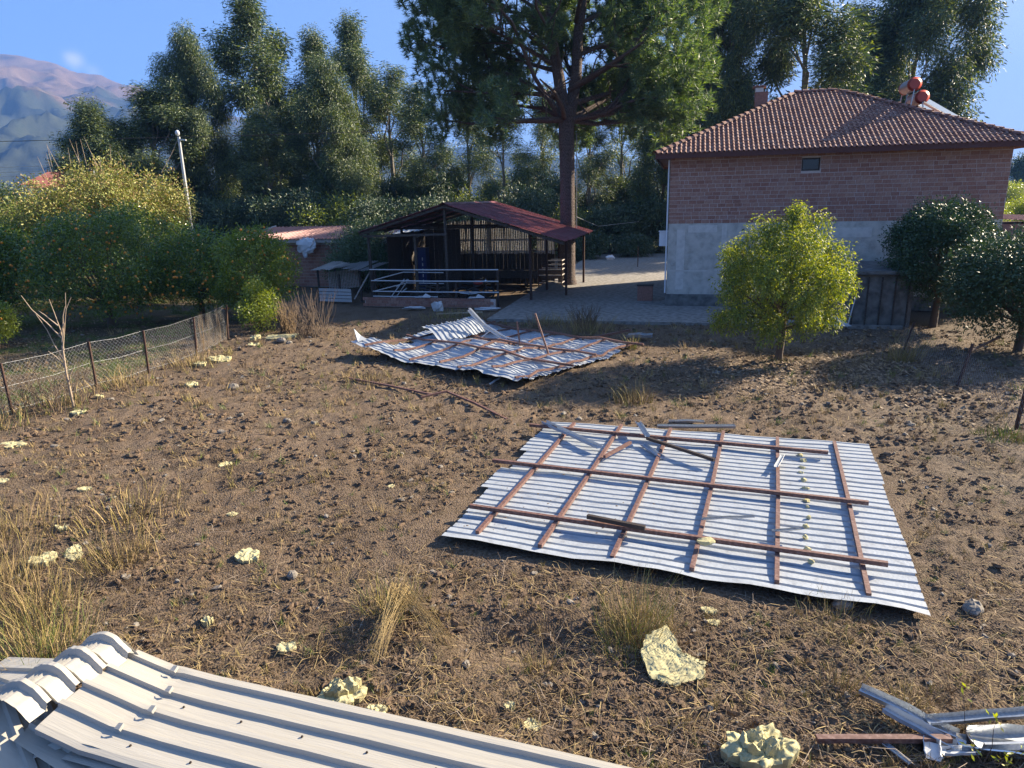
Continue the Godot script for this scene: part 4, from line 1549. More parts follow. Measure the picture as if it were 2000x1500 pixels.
func make_citrus(called: String, label: String, at: Vector3, h: float, w: float, mats: Array, sd: int, n: int, fruit: int, skirt: float, size := 0.1, group := "") -> Node3D:
	rng.seed = sd
	var t := thing(called, label, "tree", at, 0, group)
	t.set_meta("called", called)
	var tb := MB.new()
	tb.tube([Vector3(0, -0.1, 0), Vector3(0.03, skirt + 0.25, 0.02), Vector3(-0.02, skirt + 0.9, 0)], [0.14, 0.11, 0.09], 8, false)
	var places := []
	var c0 := Vector3(0, skirt + (h - skirt) * 0.5, 0)
	var r0 := Vector3(w * 0.5, (h - skirt) * 0.5, w * 0.5)
	var spots := []
	for k in 26:
		var d := rdir()
		if d.y < -0.75:
			d.y = -d.y
		var c := c0 + d * r0 * 0.70
		var rr := w * rf(0.13, 0.2)
		limb(tb, Vector3(0, skirt + 0.5, 0), c, 0.05, 0.012, 0.3, 5)
		fill(places, c, Vector3(rr, rr, rr), n / 40, 0.8, 1.25, false)
		spots.append([c, rr])
	fill(places, c0, r0 * 0.92, n / 3, 0.8, 1.2, false, 0.25)
	part("trunk", tb, M.twig, t)
	many("crown", leaf_spray(30, size * 2.9, size, size * 0.42, mats, 0.12, sd), places, t, false)
	if fruit > 0:
		var ball := SphereMesh.new()
		ball.radius = 0.047
		ball.height = 0.094
		ball.radial_segments = 10
		ball.rings = 6
		ball.material = M.orange_peel
		var fp := []
		for k in fruit:
			var q: Array = spots[rng.randi() % spots.size()]
			var d := rdir()
			d.y -= 0.3
			if d.z < 0: d.z *= -0.6
			fp.append(Transform3D(turned(0, rf(0.85, 1.2)), q[0] + d.normalized() * q[1] * rf(0.85, 1.15)))
		many("oranges", ball, fp, t)
	return t


func make_orchard() -> void:
	var ol := [M.orange_leaf_a, M.orange_leaf_c, M.orange_leaf_a, M.orange_leaf_b]
	var g := "orange trees behind the wire fence"
	make_citrus("orange_tree", "orange tree full of fruit at the left edge behind the fence", Vector3(-21.4, 0, -29.4), 4.2, 4.8, ol, 401, 900, 130, 0.35, 0.11, g)
	make_citrus("orange_tree", "largest fruiting orange tree, its top under the yellowing tree", Vector3(-16.9, 0, -29.0), 5.0, 6.0, ol, 402, 1300, 190, 0.4, 0.11, g)
	make_citrus("orange_tree", "orange tree third from the left, in deep shade low down", Vector3(-13.7, 0, -30.6), 4.1, 4.4, ol, 403, 900, 90, 0.3, 0.11, g)
	make_citrus("orange_tree", "orange tree next to the pink roofed shed with sunlit right side", Vector3(-11.0, 0, -29.6), 3.9, 4.2, [M.orange_leaf_b, M.orange_leaf_a, M.lime_a], 404, 900, 120, 0.3, 0.11, g)
	make_shrub("orange_sapling", "small bright low orange sapling at the end of the wire fence", Vector3(-9.9, 0, -27.0), 2.2, 1.7, [M.orange_leaf_b, M.lime_a], 405, 150, 0.11, "", false, "tree")
	make_citrus("orange_tree", "orange tree at the far left above the first one, yellow lit top", Vector3(-27.5, 0, -36.0), 5.0, 6.5, [M.orange_leaf_b, M.lime_a, M.orange_leaf_a], 406, 1000, 120, 0.4, 0.13, g)
	make_citrus("orange_tree", "orange tree in the second row, below the yellowing tree", Vector3(-19.3, 0, -37.0), 4.9, 6.0, ol, 407, 900, 60, 0.4, 0.12, g)
	make_citrus("orange_sprig", "little orange bush with a few fruits cut by the left frame edge", Vector3(-18.75, 0, -24.8), 1.6, 1.5, [M.orange_leaf_b, M.lime_a], 408, 260, 22, 0.3, 0.1)
	var au := make_shrub("yellowing_tree", "big tree with yellowing autumn leaves left of the utility pole", Vector3(-23.6, 0, -41.5), 7.9, 9.0, [M.autumn_a, M.autumn_b, M.autumn_a, M.autumn_c], 409, 1500, 0.17, "", false, "tree")
	var twigs := MB.new()
	for k in 14:
		var p := Vector3(rf(-3.4, 1.5), rf(6.3, 7.4), rf(-1, 1))
		twigs.tube([p, p + Vector3(rf(-0.5, 0.3), rf(0.8, 1.6), rf(-0.2, 0.2))], [0.013, 0.005], 4, false)
	part("bare_twigs", twigs, M.pale_twig, au)
	make_shrub("yellow_poplar_clump", "yellow-green rounded tree at the far left under the cables", Vector3(-46.0, 0, -62.0), 9.0, 9.5, [M.autumn_b, M.lime_a, M.autumn_a], 410, 1200, 0.22, "", false, "tree")
	make_shrub("yellow_bush", "low yellow-green bush between the far left tree and the village roofs", Vector3(-36.5, 0, -56.0), 5.6, 8.0, [M.autumn_b, M.autumn_a], 411, 800, 0.2)
	make_shrub("yellow_bush", "olive-yellow bush above the leftmost orange trees", Vector3(-31.5, 0, -47.0), 5.3, 7.0, [M.autumn_b, M.orange_leaf_b, M.lime_a], 412, 800, 0.18)
	make_shrub("olive_tree", "dark leafy small tree growing in front of the pink roof", vil(-17.0, 5.2), 4.0, 4.4, [M.gum_a, M.dark_leaf_b], 413, 700, 0.13, "", false, "tree")
	# the round tree in the open and the dark ones to the right
	make_round_tree()
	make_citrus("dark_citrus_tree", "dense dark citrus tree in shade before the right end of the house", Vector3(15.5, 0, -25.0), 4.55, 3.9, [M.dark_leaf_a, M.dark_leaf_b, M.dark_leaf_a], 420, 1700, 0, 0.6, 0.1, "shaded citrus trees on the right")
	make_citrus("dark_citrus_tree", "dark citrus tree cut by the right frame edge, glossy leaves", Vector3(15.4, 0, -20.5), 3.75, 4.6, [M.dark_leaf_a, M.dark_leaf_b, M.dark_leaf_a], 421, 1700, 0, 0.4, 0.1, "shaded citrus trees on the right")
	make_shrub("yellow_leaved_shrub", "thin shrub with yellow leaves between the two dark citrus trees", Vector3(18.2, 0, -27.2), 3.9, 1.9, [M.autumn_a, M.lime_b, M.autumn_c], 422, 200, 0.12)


func make_round_tree() -> void:
	rng.seed = 430
	var t := thing("lime_tree", "round bright yellow-green citrus tree standing alone in front of the house", "tree", Vector3(7.98, 0, -20.1))
	t.scale = Vector3(0.89, 1.0, 0.89)
	var tb := MB.new()
	tb.tube([Vector3(0, -0.1, 0), Vector3(0.0, 0.2, 0), Vector3(0.06, 0.8, 0), Vector3(0.04, 1.3, 0)], [0.16, 0.12, 0.11, 0.1], 10, false)
	var places := []
	var c0 := Vector3(-0.1, 2.35, 0)
	var tips := [[0.25, 4.3, 0.0, 0.3], [0.2, 3.95, 0.1, 0.5], [-0.75, 3.75, 0.2, 0.62], [0.85, 3.7, -0.1, 0.6], [-1.45, 3.05, 0.1, 0.62], [1.5, 2.95, 0.2, 0.62], [-1.8, 2.3, 0.2, 0.6], [1.75, 2.15, 0.0, 0.58], [-1.6, 1.55, 0.5, 0.62], [1.35, 1.4, 0.3, 0.55], [-0.8, 1.25, 0.9, 0.62], [0.5, 1.3, 0.9, 0.5], [0.0, 3.3, 1.0, 0.7], [-0.9, 2.6, 1.35, 0.7], [0.9, 2.5, 1.3, 0.7], [0.0, 1.9, 1.6, 0.65], [0.0, 3.2, -1.0, 0.75], [-0.9, 2.3, -1.4, 0.8], [0.9, 2.3, -1.4, 0.8], [0.0, 1.5, -1.3, 0.7], [-1.4, 2.9, -0.7, 0.6], [1.4, 2.7, -0.8, 0.6], [-1.9, 1.25, -0.2, 0.42], [-0.3, 2.6, 0.3, 0.9]]
	for q in tips:
		var c := Vector3(q[0], q[1], q[2])
		limb(tb, Vector3(0.04, rf(0.9, 1.3), 0), c, 0.05, 0.012, 0.3, 5)
		for j in 5:
			limb(tb, c, c + rdir() * q[3] * 0.8, 0.012, 0.005, 0.0, 4)
		fill(places, c, Vector3(q[3], q[3] * 0.95, q[3]), int(130.0 * q[3] * q[3]) + 14, 0.8, 1.25, true, 0.5)
	part("trunk", tb, M.twig, t)
	many("crown", leaf_spray(30, 0.23, 0.095, 0.034, [M.lime_a, M.lime_b, M.lime_c, M.lime_a], 0.3, 431), places, t, false)
	# shoots with leaves near the foot of the crown
	var sh := []
	for k in 8:
		sh.append(Transform3D(turned(rf(0, TAU), rf(0.5, 0.8)), Vector3(0.2 + rf(-0.1, 0.15), rf(0.5, 1.0), 0.12)))
	many("trunk_shoots", leaf_spray(16, 0.16, 0.09, 0.034, [M.lime_a, M.lime_b], 0.2, 432), sh, t)


# ---- torn-off roof pieces --------------------------------------------------------------------

# sheet metal over x0..x1 along and s0..s1 across; shape(x, s, lift) gives the point
func bent_sheet(b: MB, x0: float, x1: float, cuts: int, s0: float, s1: float, prof: Array, pitch: float, shape: Callable) -> void:
	var across := []
	var s := s0
	while s < s1 - 0.01:
		for p in prof:
			if s + pitch * p[0] <= s1:
				across.append([s + pitch * p[0], p[1]])
		s += pitch
	across.append([s1, prof[0][1]])
	var rows := []
	for i in cuts + 1:
		var x := lerpf(x0, x1, float(i) / cuts)
		var row := []
		for a in across:
			row.append(shape.call(x, a[0], a[1]))
		rows.append(row)
	b.strips(rows)


func steel_bar(called: String, pts: Array, w: float, m: Material, parent: Node) -> void:
	var b := MB.new()
	for i in pts.size() - 1:
		b.bar(pts[i], pts[i + 1] + (pts[i + 1] - pts[i]).normalized() * 0.004, w, w)
	part(called, b, m, parent)


const GROOVED := [[0.0, 0.0], [0.60, 0.0], [0.66, -0.045], [0.86, -0.045], [0.94, 0.0]]
const RIBBED := [[0.0, 0.0], [0.68, 0.0], [0.75, 0.036], [0.90, 0.036], [0.97, 0.0]]


func make_roof_grid() -> void:
	rng.seed = 500
	var t := thing("roof_panel", "large flat torn-off roof piece, white ribbed sheets under a grid of red steel bars", "roof panel", Vector3(-1.05, 0, -9.35), -20.8)
	var wob := func(x: float, s: float, lift: float) -> Vector3:
		var y := 0.085 + lift + 0.02 * soft.get_noise_2d(x * 0.6, s * 0.9)
		# the near edge has lifted a little; the left corner is dog-eared
		y += 0.07 * exp(-pow((s + 0.25) / 0.35, 2)) * clampf(0.5 + soft.get_noise_2d(x * 0.45 + 3.0, 0.0) * 1.6, 0, 1)
		y += 0.03 * exp(-pow(x / 0.5, 2)) * fine.get_noise_2d(s * 2.4, 8.0)
		return Vector3(x, y, -(s * (0.93 + 0.07 * clampf(x / 6.27, 0, 1)) if s > 0.0 else s))
	for k in 6:
		var b := MB.new()
		var s0 := -0.22 + k * 1.0
		var x0: float = [0.05, 0.02, -0.12, 0.05, -0.08, -0.05][k]
		bent_sheet(b, x0, 6.27 + rf(-0.03, 0.03), 22, s0, s0 + 1.0 + 0.02, GROOVED, 0.2, func(x, s, l): return wob.call(x, s + 0.05 * maxf(0.0, 0.4 - x) * (1.0 if k == 0 else 0.0), l + 0.004 * k))
		part("roof_sheet", b, M.white_sheet, t)
	# three long bars, six cross bars on top
	for q in [[0.68, 0.12, 5.92], [2.6, -0.28, 5.9], [4.74, -0.3, 5.46]]:
		steel_bar("long_bar", [Vector3(q[1], 0.20, -q[0]), Vector3((q[1] + q[2]) / 2, 0.195, -q[0] - 0.015), Vector3(q[2], 0.22, -q[0])], 0.06, M.red_primer, t)
	for q in [[0.53, 0.0, 5.3], [1.52, -0.1, 5.45], [2.54, -0.1, 5.5], [3.58, -0.08, 5.62], [4.61, -0.06, 5.55], [5.64, -0.03, 5.6]]:
		steel_bar("cross_bar", [Vector3(q[0], 0.135, -q[1]), Vector3(q[0] + 0.01, 0.135, -(q[1] + q[2]) / 2), Vector3(q[0] - 0.01, 0.14, -q[2])], 0.058, M.red_primer, t)
	# bits of wool in a line along one seam
	for k in 13:
		var f := MB.new()
		f.lump(Vector3(0, 0, 0), Vector3(rf(0.03, 0.075), 0.03, rf(0.03, 0.06)), fine, 0.6, 8, 5, k * 13.0)
		var o := part("wool_tuft", f, M.mineral_wool, t)
		o.position = Vector3(5.02 + rf(-0.04, 0.04), 0.11, -(0.55 + k * 0.36 + rf(-0.12, 0.12)))
	# mud thrown on the left part
	var speck := MB.new()
	speck.lump(Vector3.ZERO, Vector3(1, 0.35, 0.8), soft, 0.5, 6, 4)
	var specks := []
	for k in 150:
		var x := absf(rng.randfn()) * 1.3 + 0.1
		var s := rf(0.2, 4.4)
		specks.append(Transform3D(turned(rf(0, TAU), 0.006 + 0.016 * pow(rng.randf(), 2.0)), wob.call(x, s, 0.003)))
	many("mud_specks", speck.mesh(M.clod), specks, t)
	# what lies loose on it
	var loose := [
		["short_bar", Vector3(1.67, 0.2, -11.94), Vector3(2.27, 0.21, -12.64), 0.055, "red_primer", "short red steel bar lying slantwise between two cross bars of the flat roof piece", "steel bar"],
		["dark_bar", Vector3(2.61, 0.25, -12.76), Vector3(3.56, 0.26, -11.5), 0.055, "dark_metal", "dark steel bar lying diagonally across the far side of the flat roof piece", "steel bar"],
		["square_tube", Vector3(1.06, 0.29, -9.3), Vector3(1.84, 0.27, -8.93), 0.06, "dark_metal", "thick dark square tube lying along the near long bar of the flat roof piece", "steel tube"],
	]
	for q in loose:
		var b := MB.new()
		b.bar(q[1] - q[1], q[2] - q[1], q[3], q[3])
		lone(q[0], b, M[q[4]], q[5], q[6], q[1])
	var strips := [
		[Vector3(0.66, 0.21, -13.95), Vector3(1.64, 0.19, -12.4), 0.13, "long pale gutter strip on the far left corner of the flat roof piece"],
		[Vector3(2.58, 0.30, -13.6), Vector3(2.62, 0.28, -12.75), 0.1, "upright pale strip over the far edge, touching the dark diagonal bar"],
		[Vector3(2.50, 0.14, -12.7), Vector3(2.74, 0.14, -11.95), 0.1, "thin pale strip lying below the dark diagonal bar's far end"],
		[Vector3(4.90, 0.2, -11.8), Vector3(4.55, 0.22, -11.2), 0.07, "small bluish strip beside the fifth cross bar"],
		[Vector3(2.73, 0.22, -9.25), Vector3(3.42, 0.36, -9.02), 0.05, "thin galvanised strip jutting out right of the fourth cross bar"],
		[Vector3(3.62, 0.2, -8.87), Vector3(4.0, 0.26, -8.8), 0.05, "short galvanised strip near the fifth cross bar, close to the near long bar"],
	]
	for q in strips:
		gutter_piece("metal_strip", q[0], q[1], q[2], M.zinc if q[2] < 0.06 else M.white_sheet, q[3], "metal strip")
	for q in [[Vector3(3.07, 0.06, -13.95), Vector3(4.66, 0.08, -13.75), 0.12, "long grey gutter length on the soil just beyond the flat roof piece"], [Vector3(3.40, 0.04, -14.35), Vector3(4.15, 0.06, -14.24), 0.1, "crushed silvery strip on the soil beyond the grey gutter length"]]:
		gutter_piece("gutter_length", q[0], q[1], q[2], M.zinc, q[3], "gutter")
	var w := MB.new()
	w.lump(Vector3.ZERO, Vector3(0.13, 0.05, 0.08), fine, 0.5, 10, 6)
	lone("insulation_chunk", w, M.mineral_wool, "pale wool lump lying on the near long bar of the flat roof piece", "insulation", Vector3(2.58, 0.27, -8.5))


# a bent channel: two walls and a floor
func gutter_piece(called: String, p: Vector3, q: Vector3, w: float, m: Material, label: String, category: String) -> void:
	var b := MB.new()
	var z := (q - p).normalized()
	var x := Vector3.UP.cross(z).normalized()
	var y := z.cross(x)
	var L := p.distance_to(q)
	var rows := []
	for i in 5:
		var f := i / 4.0
		var c := z * (L * f) + y * (0.015 * soft.get_noise_1d(f * 3.0 + L * 9.0)) + x * (0.02 * soft.get_noise_1d(f * 3.0 + L * 5.0))
		var hgt := w * (0.45 + 0.3 * soft.get_noise_1d(f * 4.0 + L))
		rows.append([c + x * w * 0.55 + y * hgt * 0.9, c + x * w * 0.5 + y * hgt, c + x * w * 0.46, c - x * w * 0.46, c - x * w * 0.5 + y * hgt, c - x * w * 0.58 + y * hgt * 0.9])
	b.strips(rows)
	lone(called, b, m, label, category, p)


func make_crumpled_roof() -> void:
	rng.seed = 510
	var t := thing("crumpled_roof_panel", "buckled torn-off roof piece with curled edges and bent red bars, farther back in the field", "roof panel", Vector3(0.2, 0, -17.4), -40.5)
	var bend := func(x: float, s: float, lift: float) -> Vector3:
		# x runs from -7 on the left to 0 at the near right corner
		var l := clampf((-x - 4.6) / 2.4, 0, 1)
		var y := 0.12 + lift * (0.8 + 0.6 * fine.get_noise_2d(x * 0.7, s * 0.5))
		y += 0.34 * l * l * exp(-pow((s - 0.5) / 1.6, 2))
		y += 0.30 * l * l * exp(-pow((s - 4.0) / 1.3, 2))
		y += 0.16 * exp(-pow(s / 0.9, 2)) * (0.65 + 0.9 * soft.get_noise_2d(x * 0.55, 2.0))
		y += 0.26 * exp(-pow((s - 2.6) / 0.8, 2)) * exp(-pow((x + 3.8) / 2.2, 2))
		y -= 0.05 * exp(-pow((s - 4.4) / 1.0, 2)) * clampf(1.0 - l, 0, 1)
		y += 0.075 * soft.get_noise_2d(x * 0.9 + 11.0, s * 1.5) + 0.04 * fine.get_noise_2d(x * 2.1, s * 2.8)
		y += 0.10 * exp(-pow((x + 1.2) / 0.5, 2)) * exp(-pow((s - 0.8) / 0.9, 2))
		y = maxf(y, 0.035)
		var dx := 0.10 * soft.get_noise_2d(s * 1.2, 30.0) + 0.3 * l * l * exp(-pow((s - 4.6) / 1.0, 2))
		return Vector3(x + dx, y, -s + 0.06 * soft.get_noise_2d(x * 1.1, 50.0))
	for k in 6:
		var b := MB.new()
		var s0 := 0.0 + k * 1.0
		var x0: float = [-7.1, -6.6, -6.9, -7.0, -7.0, -6.5][k]
		bent_sheet(b, x0 + (0.35 if k == 1 else 0.0), 0.0 + rf(-0.12, 0.05) - (0.25 if k == 5 else 0.0), 46, s0, s0 + 1.02, RIBBED, 0.2, func(x, s, l): return bend.call(x, s, l + 0.005 * k))
		part("roof_sheet", b, M.white_sheet, t)
	# the torn spike at the left corner
	var sp := MB.new()
	var a: Vector3 = bend.call(-6.95, 0.15, 0.02)
	sp.quad(a, a + Vector3(-0.4, 0.36, -0.2), a + Vector3(-0.2, 0.14, -0.3), a + Vector3(0.05, 0.03, -0.35))
	sp.tri(a + Vector3(0, 0, 0.02), a + Vector3(0.12, 0.0, 0.06), a + Vector3(-0.4, 0.36, -0.2))
	part("torn_corner", sp, M.white_sheet, t)
	# a second sheet curled over at the back left
	var cu := MB.new()
	bent_sheet(cu, -6.9, -5.4, 14, 2.5, 5.2, RIBBED, 0.2, func(x, s, l):
		var f: float = (x + 6.9) / 1.5
		return Vector3(x + 0.45 - 0.35 * f - 0.25 * sin(s * 1.3), 0.22 + 0.45 * sin(clampf(1.15 - f, 0, 1) * 1.7) + l + 0.05 * soft.get_noise_2d(s * 2.0, f * 3.0), -s + 0.3 * f))
	part("curled_sheet", cu, M.white_sheet, t)
	for q in [[2.05, -6.7, 0.25, 0.0], [3.75, -6.2, -0.1, 0.0], [5.85, -6.2, -0.6, 0.9]]:
		var pts := []
		for i in 9:
			var x := lerpf(q[1], q[2] + q[3], i / 8.0)
			var p: Vector3 = bend.call(minf(x, -0.05), q[0], 0.045)
			p.x = x
			pts.append(p + Vector3(0, 0.095, 0))
		steel_bar("long_bar", pts, 0.06, M.red_primer, t)
	for k in 7:
		var x := -6.45 + k * 1.04
		var pts := []
		for i in 13:
			var s := lerpf(0.05 + (0.25 if k % 2 else 0.0), 5.95 + (0.35 if k % 3 == 0 else 0.0), i / 12.0)
			var p: Vector3 = bend.call(x + 0.08 * soft.get_noise_2d(s, k * 5.0), minf(s, 5.95), 0.045)
			p.z = -s
			pts.append(p + Vector3(0, 0.04, 0))
		steel_bar("cross_bar", pts, 0.055, M.red_primer, t)
	# upright bars
	for q in [[Vector3(1.17, 0.1, -21.1), Vector3(0.76, 1.4, -21.2), "taller thin red bar standing up out of the buckled roof piece"], [Vector3(0.3, 0.1, -22.3), Vector3(0.21, 0.95, -22.4), "shorter red bar standing up out of the buckled roof piece"]]:
		var b := MB.new()
		b.bar(Vector3.ZERO, q[1] - q[0], 0.055, 0.055)
		lone("upright_bar", b, M.red_primer, q[2], "steel bar", q[0])
	var far := MB.new()
	far.bar(Vector3.ZERO, Vector3(1.75, 0.16, -0.7), 0.07, 0.07)
	lone("red_beam", far, M.red_primer, "red steel beam sticking out past the right corner of the buckled roof piece", "steel bar", Vector3(2.45, 0.12, -23.3))
	# bent white gutter that rises at the back
	var gt := thing("bent_gutter", "bent white gutter rising steeply from the back of the buckled roof piece", "gutter", Vector3(-0.7, 0.35, -23.6))
	var gm := MB.new()
	for q in [[Vector3(-0.72, 0.86, 0), Vector3(-0.23, 0.30, 0)], [Vector3(-0.23, 0.30, 0), Vector3(0.5, -0.08, 0.6)], [Vector3(0.5, -0.08, 0.6), Vector3(1.5, -0.2, 1.4)]]:
		gm.bar(q[0], q[1], 0.15, 0.03, Vector3(0.4, 0.3, 1))
		gm.bar(q[0] + Vector3(0, 0.05, 0.05), q[1] + Vector3(0, 0.05, 0.05), 0.02, 0.1, Vector3(0.4, 0.3, 1))
	part("channel", gm, M.white_metal, gt)
	var br := MB.new()
	br.bar(Vector3(-0.62, -0.3, 0.3), Vector3(0.0, 0.12, 0.05), 0.06, 0.02)
	br.bar(Vector3(0.46, -0.3, 1.3), Vector3(0.55, -0.05, 0.75), 0.07, 0.02)
	br.bar(Vector3(0.65, -0.15, 0.8), Vector3(1.4, -0.25, 2.0), 0.09, 0.02)
	part("bracket", br, M.white_metal, gt)
	gutter_piece("metal_strip", Vector3(-0.62, 0.05, -17.8), Vector3(-0.3, 0.12, -18.3), 0.05, M.white_metal, "small white strip on the soil at the near edge of the buckled roof piece", "metal strip")
	gutter_piece("metal_strip", Vector3(4.1, 0.06, -23.9), Vector3(4.9, 0.1, -23.6), 0.25, M.zinc, "grey sheet offcut on the soil at the right corner of the buckled roof piece", "metal strip")
	# board behind it
	var bd := MB.new()
	bd.bar(Vector3.ZERO, Vector3(2.0, 0.05, 0.05), 0.1, 0.04)
	lone("timber_plank", bd, M.pale_board, "pale timber plank lying on the grass behind the buckled roof piece", "plank", Vector3(-3.2, 0.12, -29.6))
	# bars on the soil
	for q in [[[Vector3(-4.6, 0.05, -18.9), Vector3(-3.3, 0.07, -17.9), Vector3(-2.03, 0.05, -16.95)], "long thin red bar lying on the soil left of the buckled roof piece"], [[Vector3(-1.66, 0.08, -17.1), Vector3(-0.9, 0.1, -15.95), Vector3(-0.13, 0.05, -14.77)], "bent red bar lying on the soil between the two roof pieces"], [[Vector3(-2.3, 0.05, -16.75), Vector3(-1.66, 0.1, -17.1)], "short red bar that meets the bent bar between the two roof pieces"]]:
		var b := MB.new()
		var pts: Array = q[0]
		for i in pts.size() - 1:
			b.bar(pts[i] - pts[0], pts[i + 1] - pts[0], 0.05, 0.05)
		lone("steel_bar", b, M.red_primer, q[1], "steel bar", pts[0])


func make_folded_roof() -> void:
	rng.seed = 520
	var t := thing("folded_roof_panel", "cream ribbed roof sheets folded over at the left end, nearest the viewer", "roof panel", Vector3(-3.65, -0.04, -4.88), -17.9)
	var pr := [[0.0, 0.0], [0.70, 0.0], [0.75, 0.04], [0.93, 0.04], [0.98, 0.0]]
	var main := func(x: float, s: float, l: float) -> Vector3:
		var y := 0.455 + 0.006 * soft.get_noise_2d(x * 1.2, s * 3.0)
		# the crease bows to the right between the two edges
		var k := x - 0.26 * sin(PI * clampf(s, 0, 1))
		if k < 0.0:
			y += -k * 0.20
		elif k < 0.5:
			y += 0.02 * pow(1.0 - k / 0.5, 2)
		return Vector3(x, y + l, -s)
	var b := MB.new()
	bent_sheet(b, -0.52, 6.2, 60, 0.0, 1.06, pr, 0.252, main)
	part("roof_sheet", b, M.cream_sheet, t)
	# drip edge down the near side
	var ed := MB.new()
	var rows := []
	for i in 30:
		var x := lerpf(-0.52, 6.2, i / 29.0)
		var p: Vector3 = main.call(x, 0.0, 0.0)
		rows.append([p + Vector3(0, 0.0, 0.001), p + Vector3(0, -0.012, 0.05), p + Vector3(0, -0.06, 0.055)])
	ed.strips(rows)
	part("folded_edge", ed, M.cream_sheet, t)
	# pinched ribs where it kinks
	for k in 4:
		var tab := MB.new()
		var s := 0.2 + k * 0.252
		var p: Vector3 = main.call(0.26 * sin(PI * clampf(s, 0, 1)), s, 0.05)
		tab.quad(p + Vector3(-0.035, 0.004, 0.035), p + Vector3(-0.03, 0.022, -0.015), p + Vector3(0.02, 0.03, -0.015), p + Vector3(0.015, 0.0, 0.035))
		tab.quad(p + Vector3(0.02, 0.03, -0.015), p + Vector3(0.03, 0.004, -0.012), p + Vector3(0.028, -0.02, 0.032), p + Vector3(0.015, 0.0, 0.035))
		part("pinched_rib", tab, M.cream_sheet, t)
	for k in 9:
		var sc := MB.new()
		var sx := 0.35 + k * 0.62
		for s in [0.10, 0.60]:
			var at: Vector3 = main.call(sx + 0.2 * (s - 0.1), s, 0.004)
			sc.tube([at, at + Vector3(0, 0.006, 0), at + Vector3(0, 0.013, 0)], [0.012, 0.011, 0.006], 7)
		part("screw_head", sc, M.dark_metal, t).set_meta("kind", "stuff")
	# the sheet bent up and over, with crimped ribs
	var over := MB.new()
	var arch := [[-0.46, 0.555], [-0.53, 0.62], [-0.60, 0.68], [-0.68, 0.715], [-0.76, 0.72], [-0.84, 0.70], [-0.92, 0.66], [-1.0, 0.60], [-1.1, 0.51], [-1.22, 0.43]]
	rows = []
	for i in arch.size() * 4 - 3:
		var f := i / 4.0
		var i0: int = mini(int(f), arch.size() - 2)
		var g := f - i0
		var p := Vector2(arch[i0][0], arch[i0][1]).lerp(Vector2(arch[i0 + 1][0], arch[i0 + 1][1]), g)
		var crimp := 0.0
		if f > 3.6 and f < 6.6:
			crimp = 0.012 if i % 2 == 0 else -0.008
		var row := []
		var s := -0.04
		while s < 1.02:
			for q in [[0.0, 0.0], [0.6, 0.0], [0.70, 0.06], [0.88, 0.06], [0.98, 0.0]]:
				if s + 0.252 * q[0] > 1.05:
					continue
				var skew: float = 0.17 * (s - 0.5) - 0.03
				row.append(Vector3(p.x + skew, p.y + 0.03 + q[1] + (crimp if q[1] < 0.01 else 0.0) + 0.012 * soft.get_noise_2d(s * 4.0, f), -(s + 0.252 * q[0])))
			s += 0.252
		rows.append(row)
	over.strips(rows)
	part("folded_crest", over, M.cream_sheet, t)
	# flat sheet on the far side of the fold
	var back := MB.new()
	bent_sheet(back, -2.1, -1.0, 8, 0.02, 0.92, pr, 0.252, func(x, s, l): return Vector3(x, 0.44 + 0.13 * (x + 1.0) + l * 0.8, -s - 0.06 * (x + 1.05)))
	part("back_sheet", back, M.cream_sheet, t)
	# crushed layers below, in shade
	var under := [
		[Vector3(-1.15, 0.62, 0.06), Vector3(-0.35, 0.12, 0.45), Vector3(0.25, 0.0, -0.95), 0.55],
		[Vector3(-0.75, 0.45, 0.12), Vector3(0.2, 0.28, 0.22), Vector3(0.05, -0.1, -0.99), 0.7],
		[Vector3(-1.7, 0.42, 0.35), Vector3(-0.55, 0.1, 0.62), Vector3(0.1, 0.25, -0.95), 0.6],
		[Vector3(-0.5, 0.1, 0.5), Vector3(0.3, 0.36, 0.12), Vector3(0.2, 0.0, -0.97), 0.4],
		[Vector3(-2.2, 0.3, 0.1), Vector3(-1.2, 0.45, 0.3), Vector3(0.1, 0.0, -1), 0.7],
	]
	for q in [[Vector3(-0.52, 0.33, 0.1), Vector3(-0.3, 0.4, -0.02), 0.07], [Vector3(-0.42, 0.13, 0.16), Vector3(-0.28, 0.24, 0.1), 0.06], [Vector3(-0.28, 0.24, 0.1), Vector3(-0.08, 0.25, 0.02), 0.06], [Vector3(-1.0, 0.5, 0.06), Vector3(-0.62, 0.12, 0.2), 0.05], [Vector3(-0.42, 0.36, 0.06), Vector3(-0.4, 0.14, 0.08), 0.02]]:
		var lip := MB.new()
		lip.bar(q[0], q[1], q[2], 0.012, Vector3(0.2, 0.8, 0.5))
		part("torn_flange", lip, M.cream_sheet, t)
	for q in under:
		var u := MB.new()
		var nrm: Vector3 = (q[2] as Vector3).cross((q[1] - q[0]).normalized()).normalized()
		if nrm.y < 0: nrm = -nrm
		ribbed(u, q[0], q[1], (q[2] as Vector3).normalized(), q[3], 0.252, nrm, 0.045, 3)
		part("crushed_sheet", u, M.cream_sheet, t)
	var stack := MB.new()
	bent_sheet(stack, -0.2, 6.2, 12, -0.1, 1.0, pr, 0.252, func(x, s, l): return Vector3(x, 0.37 - 0.005 * x + l + 0.015 * sin(x * 1.3), -s))
	bent_sheet(stack, 0.0, 6.2, 12, -0.16, 1.0, pr, 0.252, func(x, s, l): return Vector3(x, 0.28 - 0.012 * x + l + 0.02 * sin(x * 0.9 + 2.0), -s))
	part("lower_sheet", stack, M.cream_sheet, t)
	for x in [0.3, 2.6, 5.2]:
		var bl := MB.new()
		bl.block(Vector3(x, 0.11, -0.45), Vector3(0.16, 0.26, 1.0))
		part("support_block", bl, M.dark_wood, t)


# ---- fences ----------------------------------------------------------------------------------

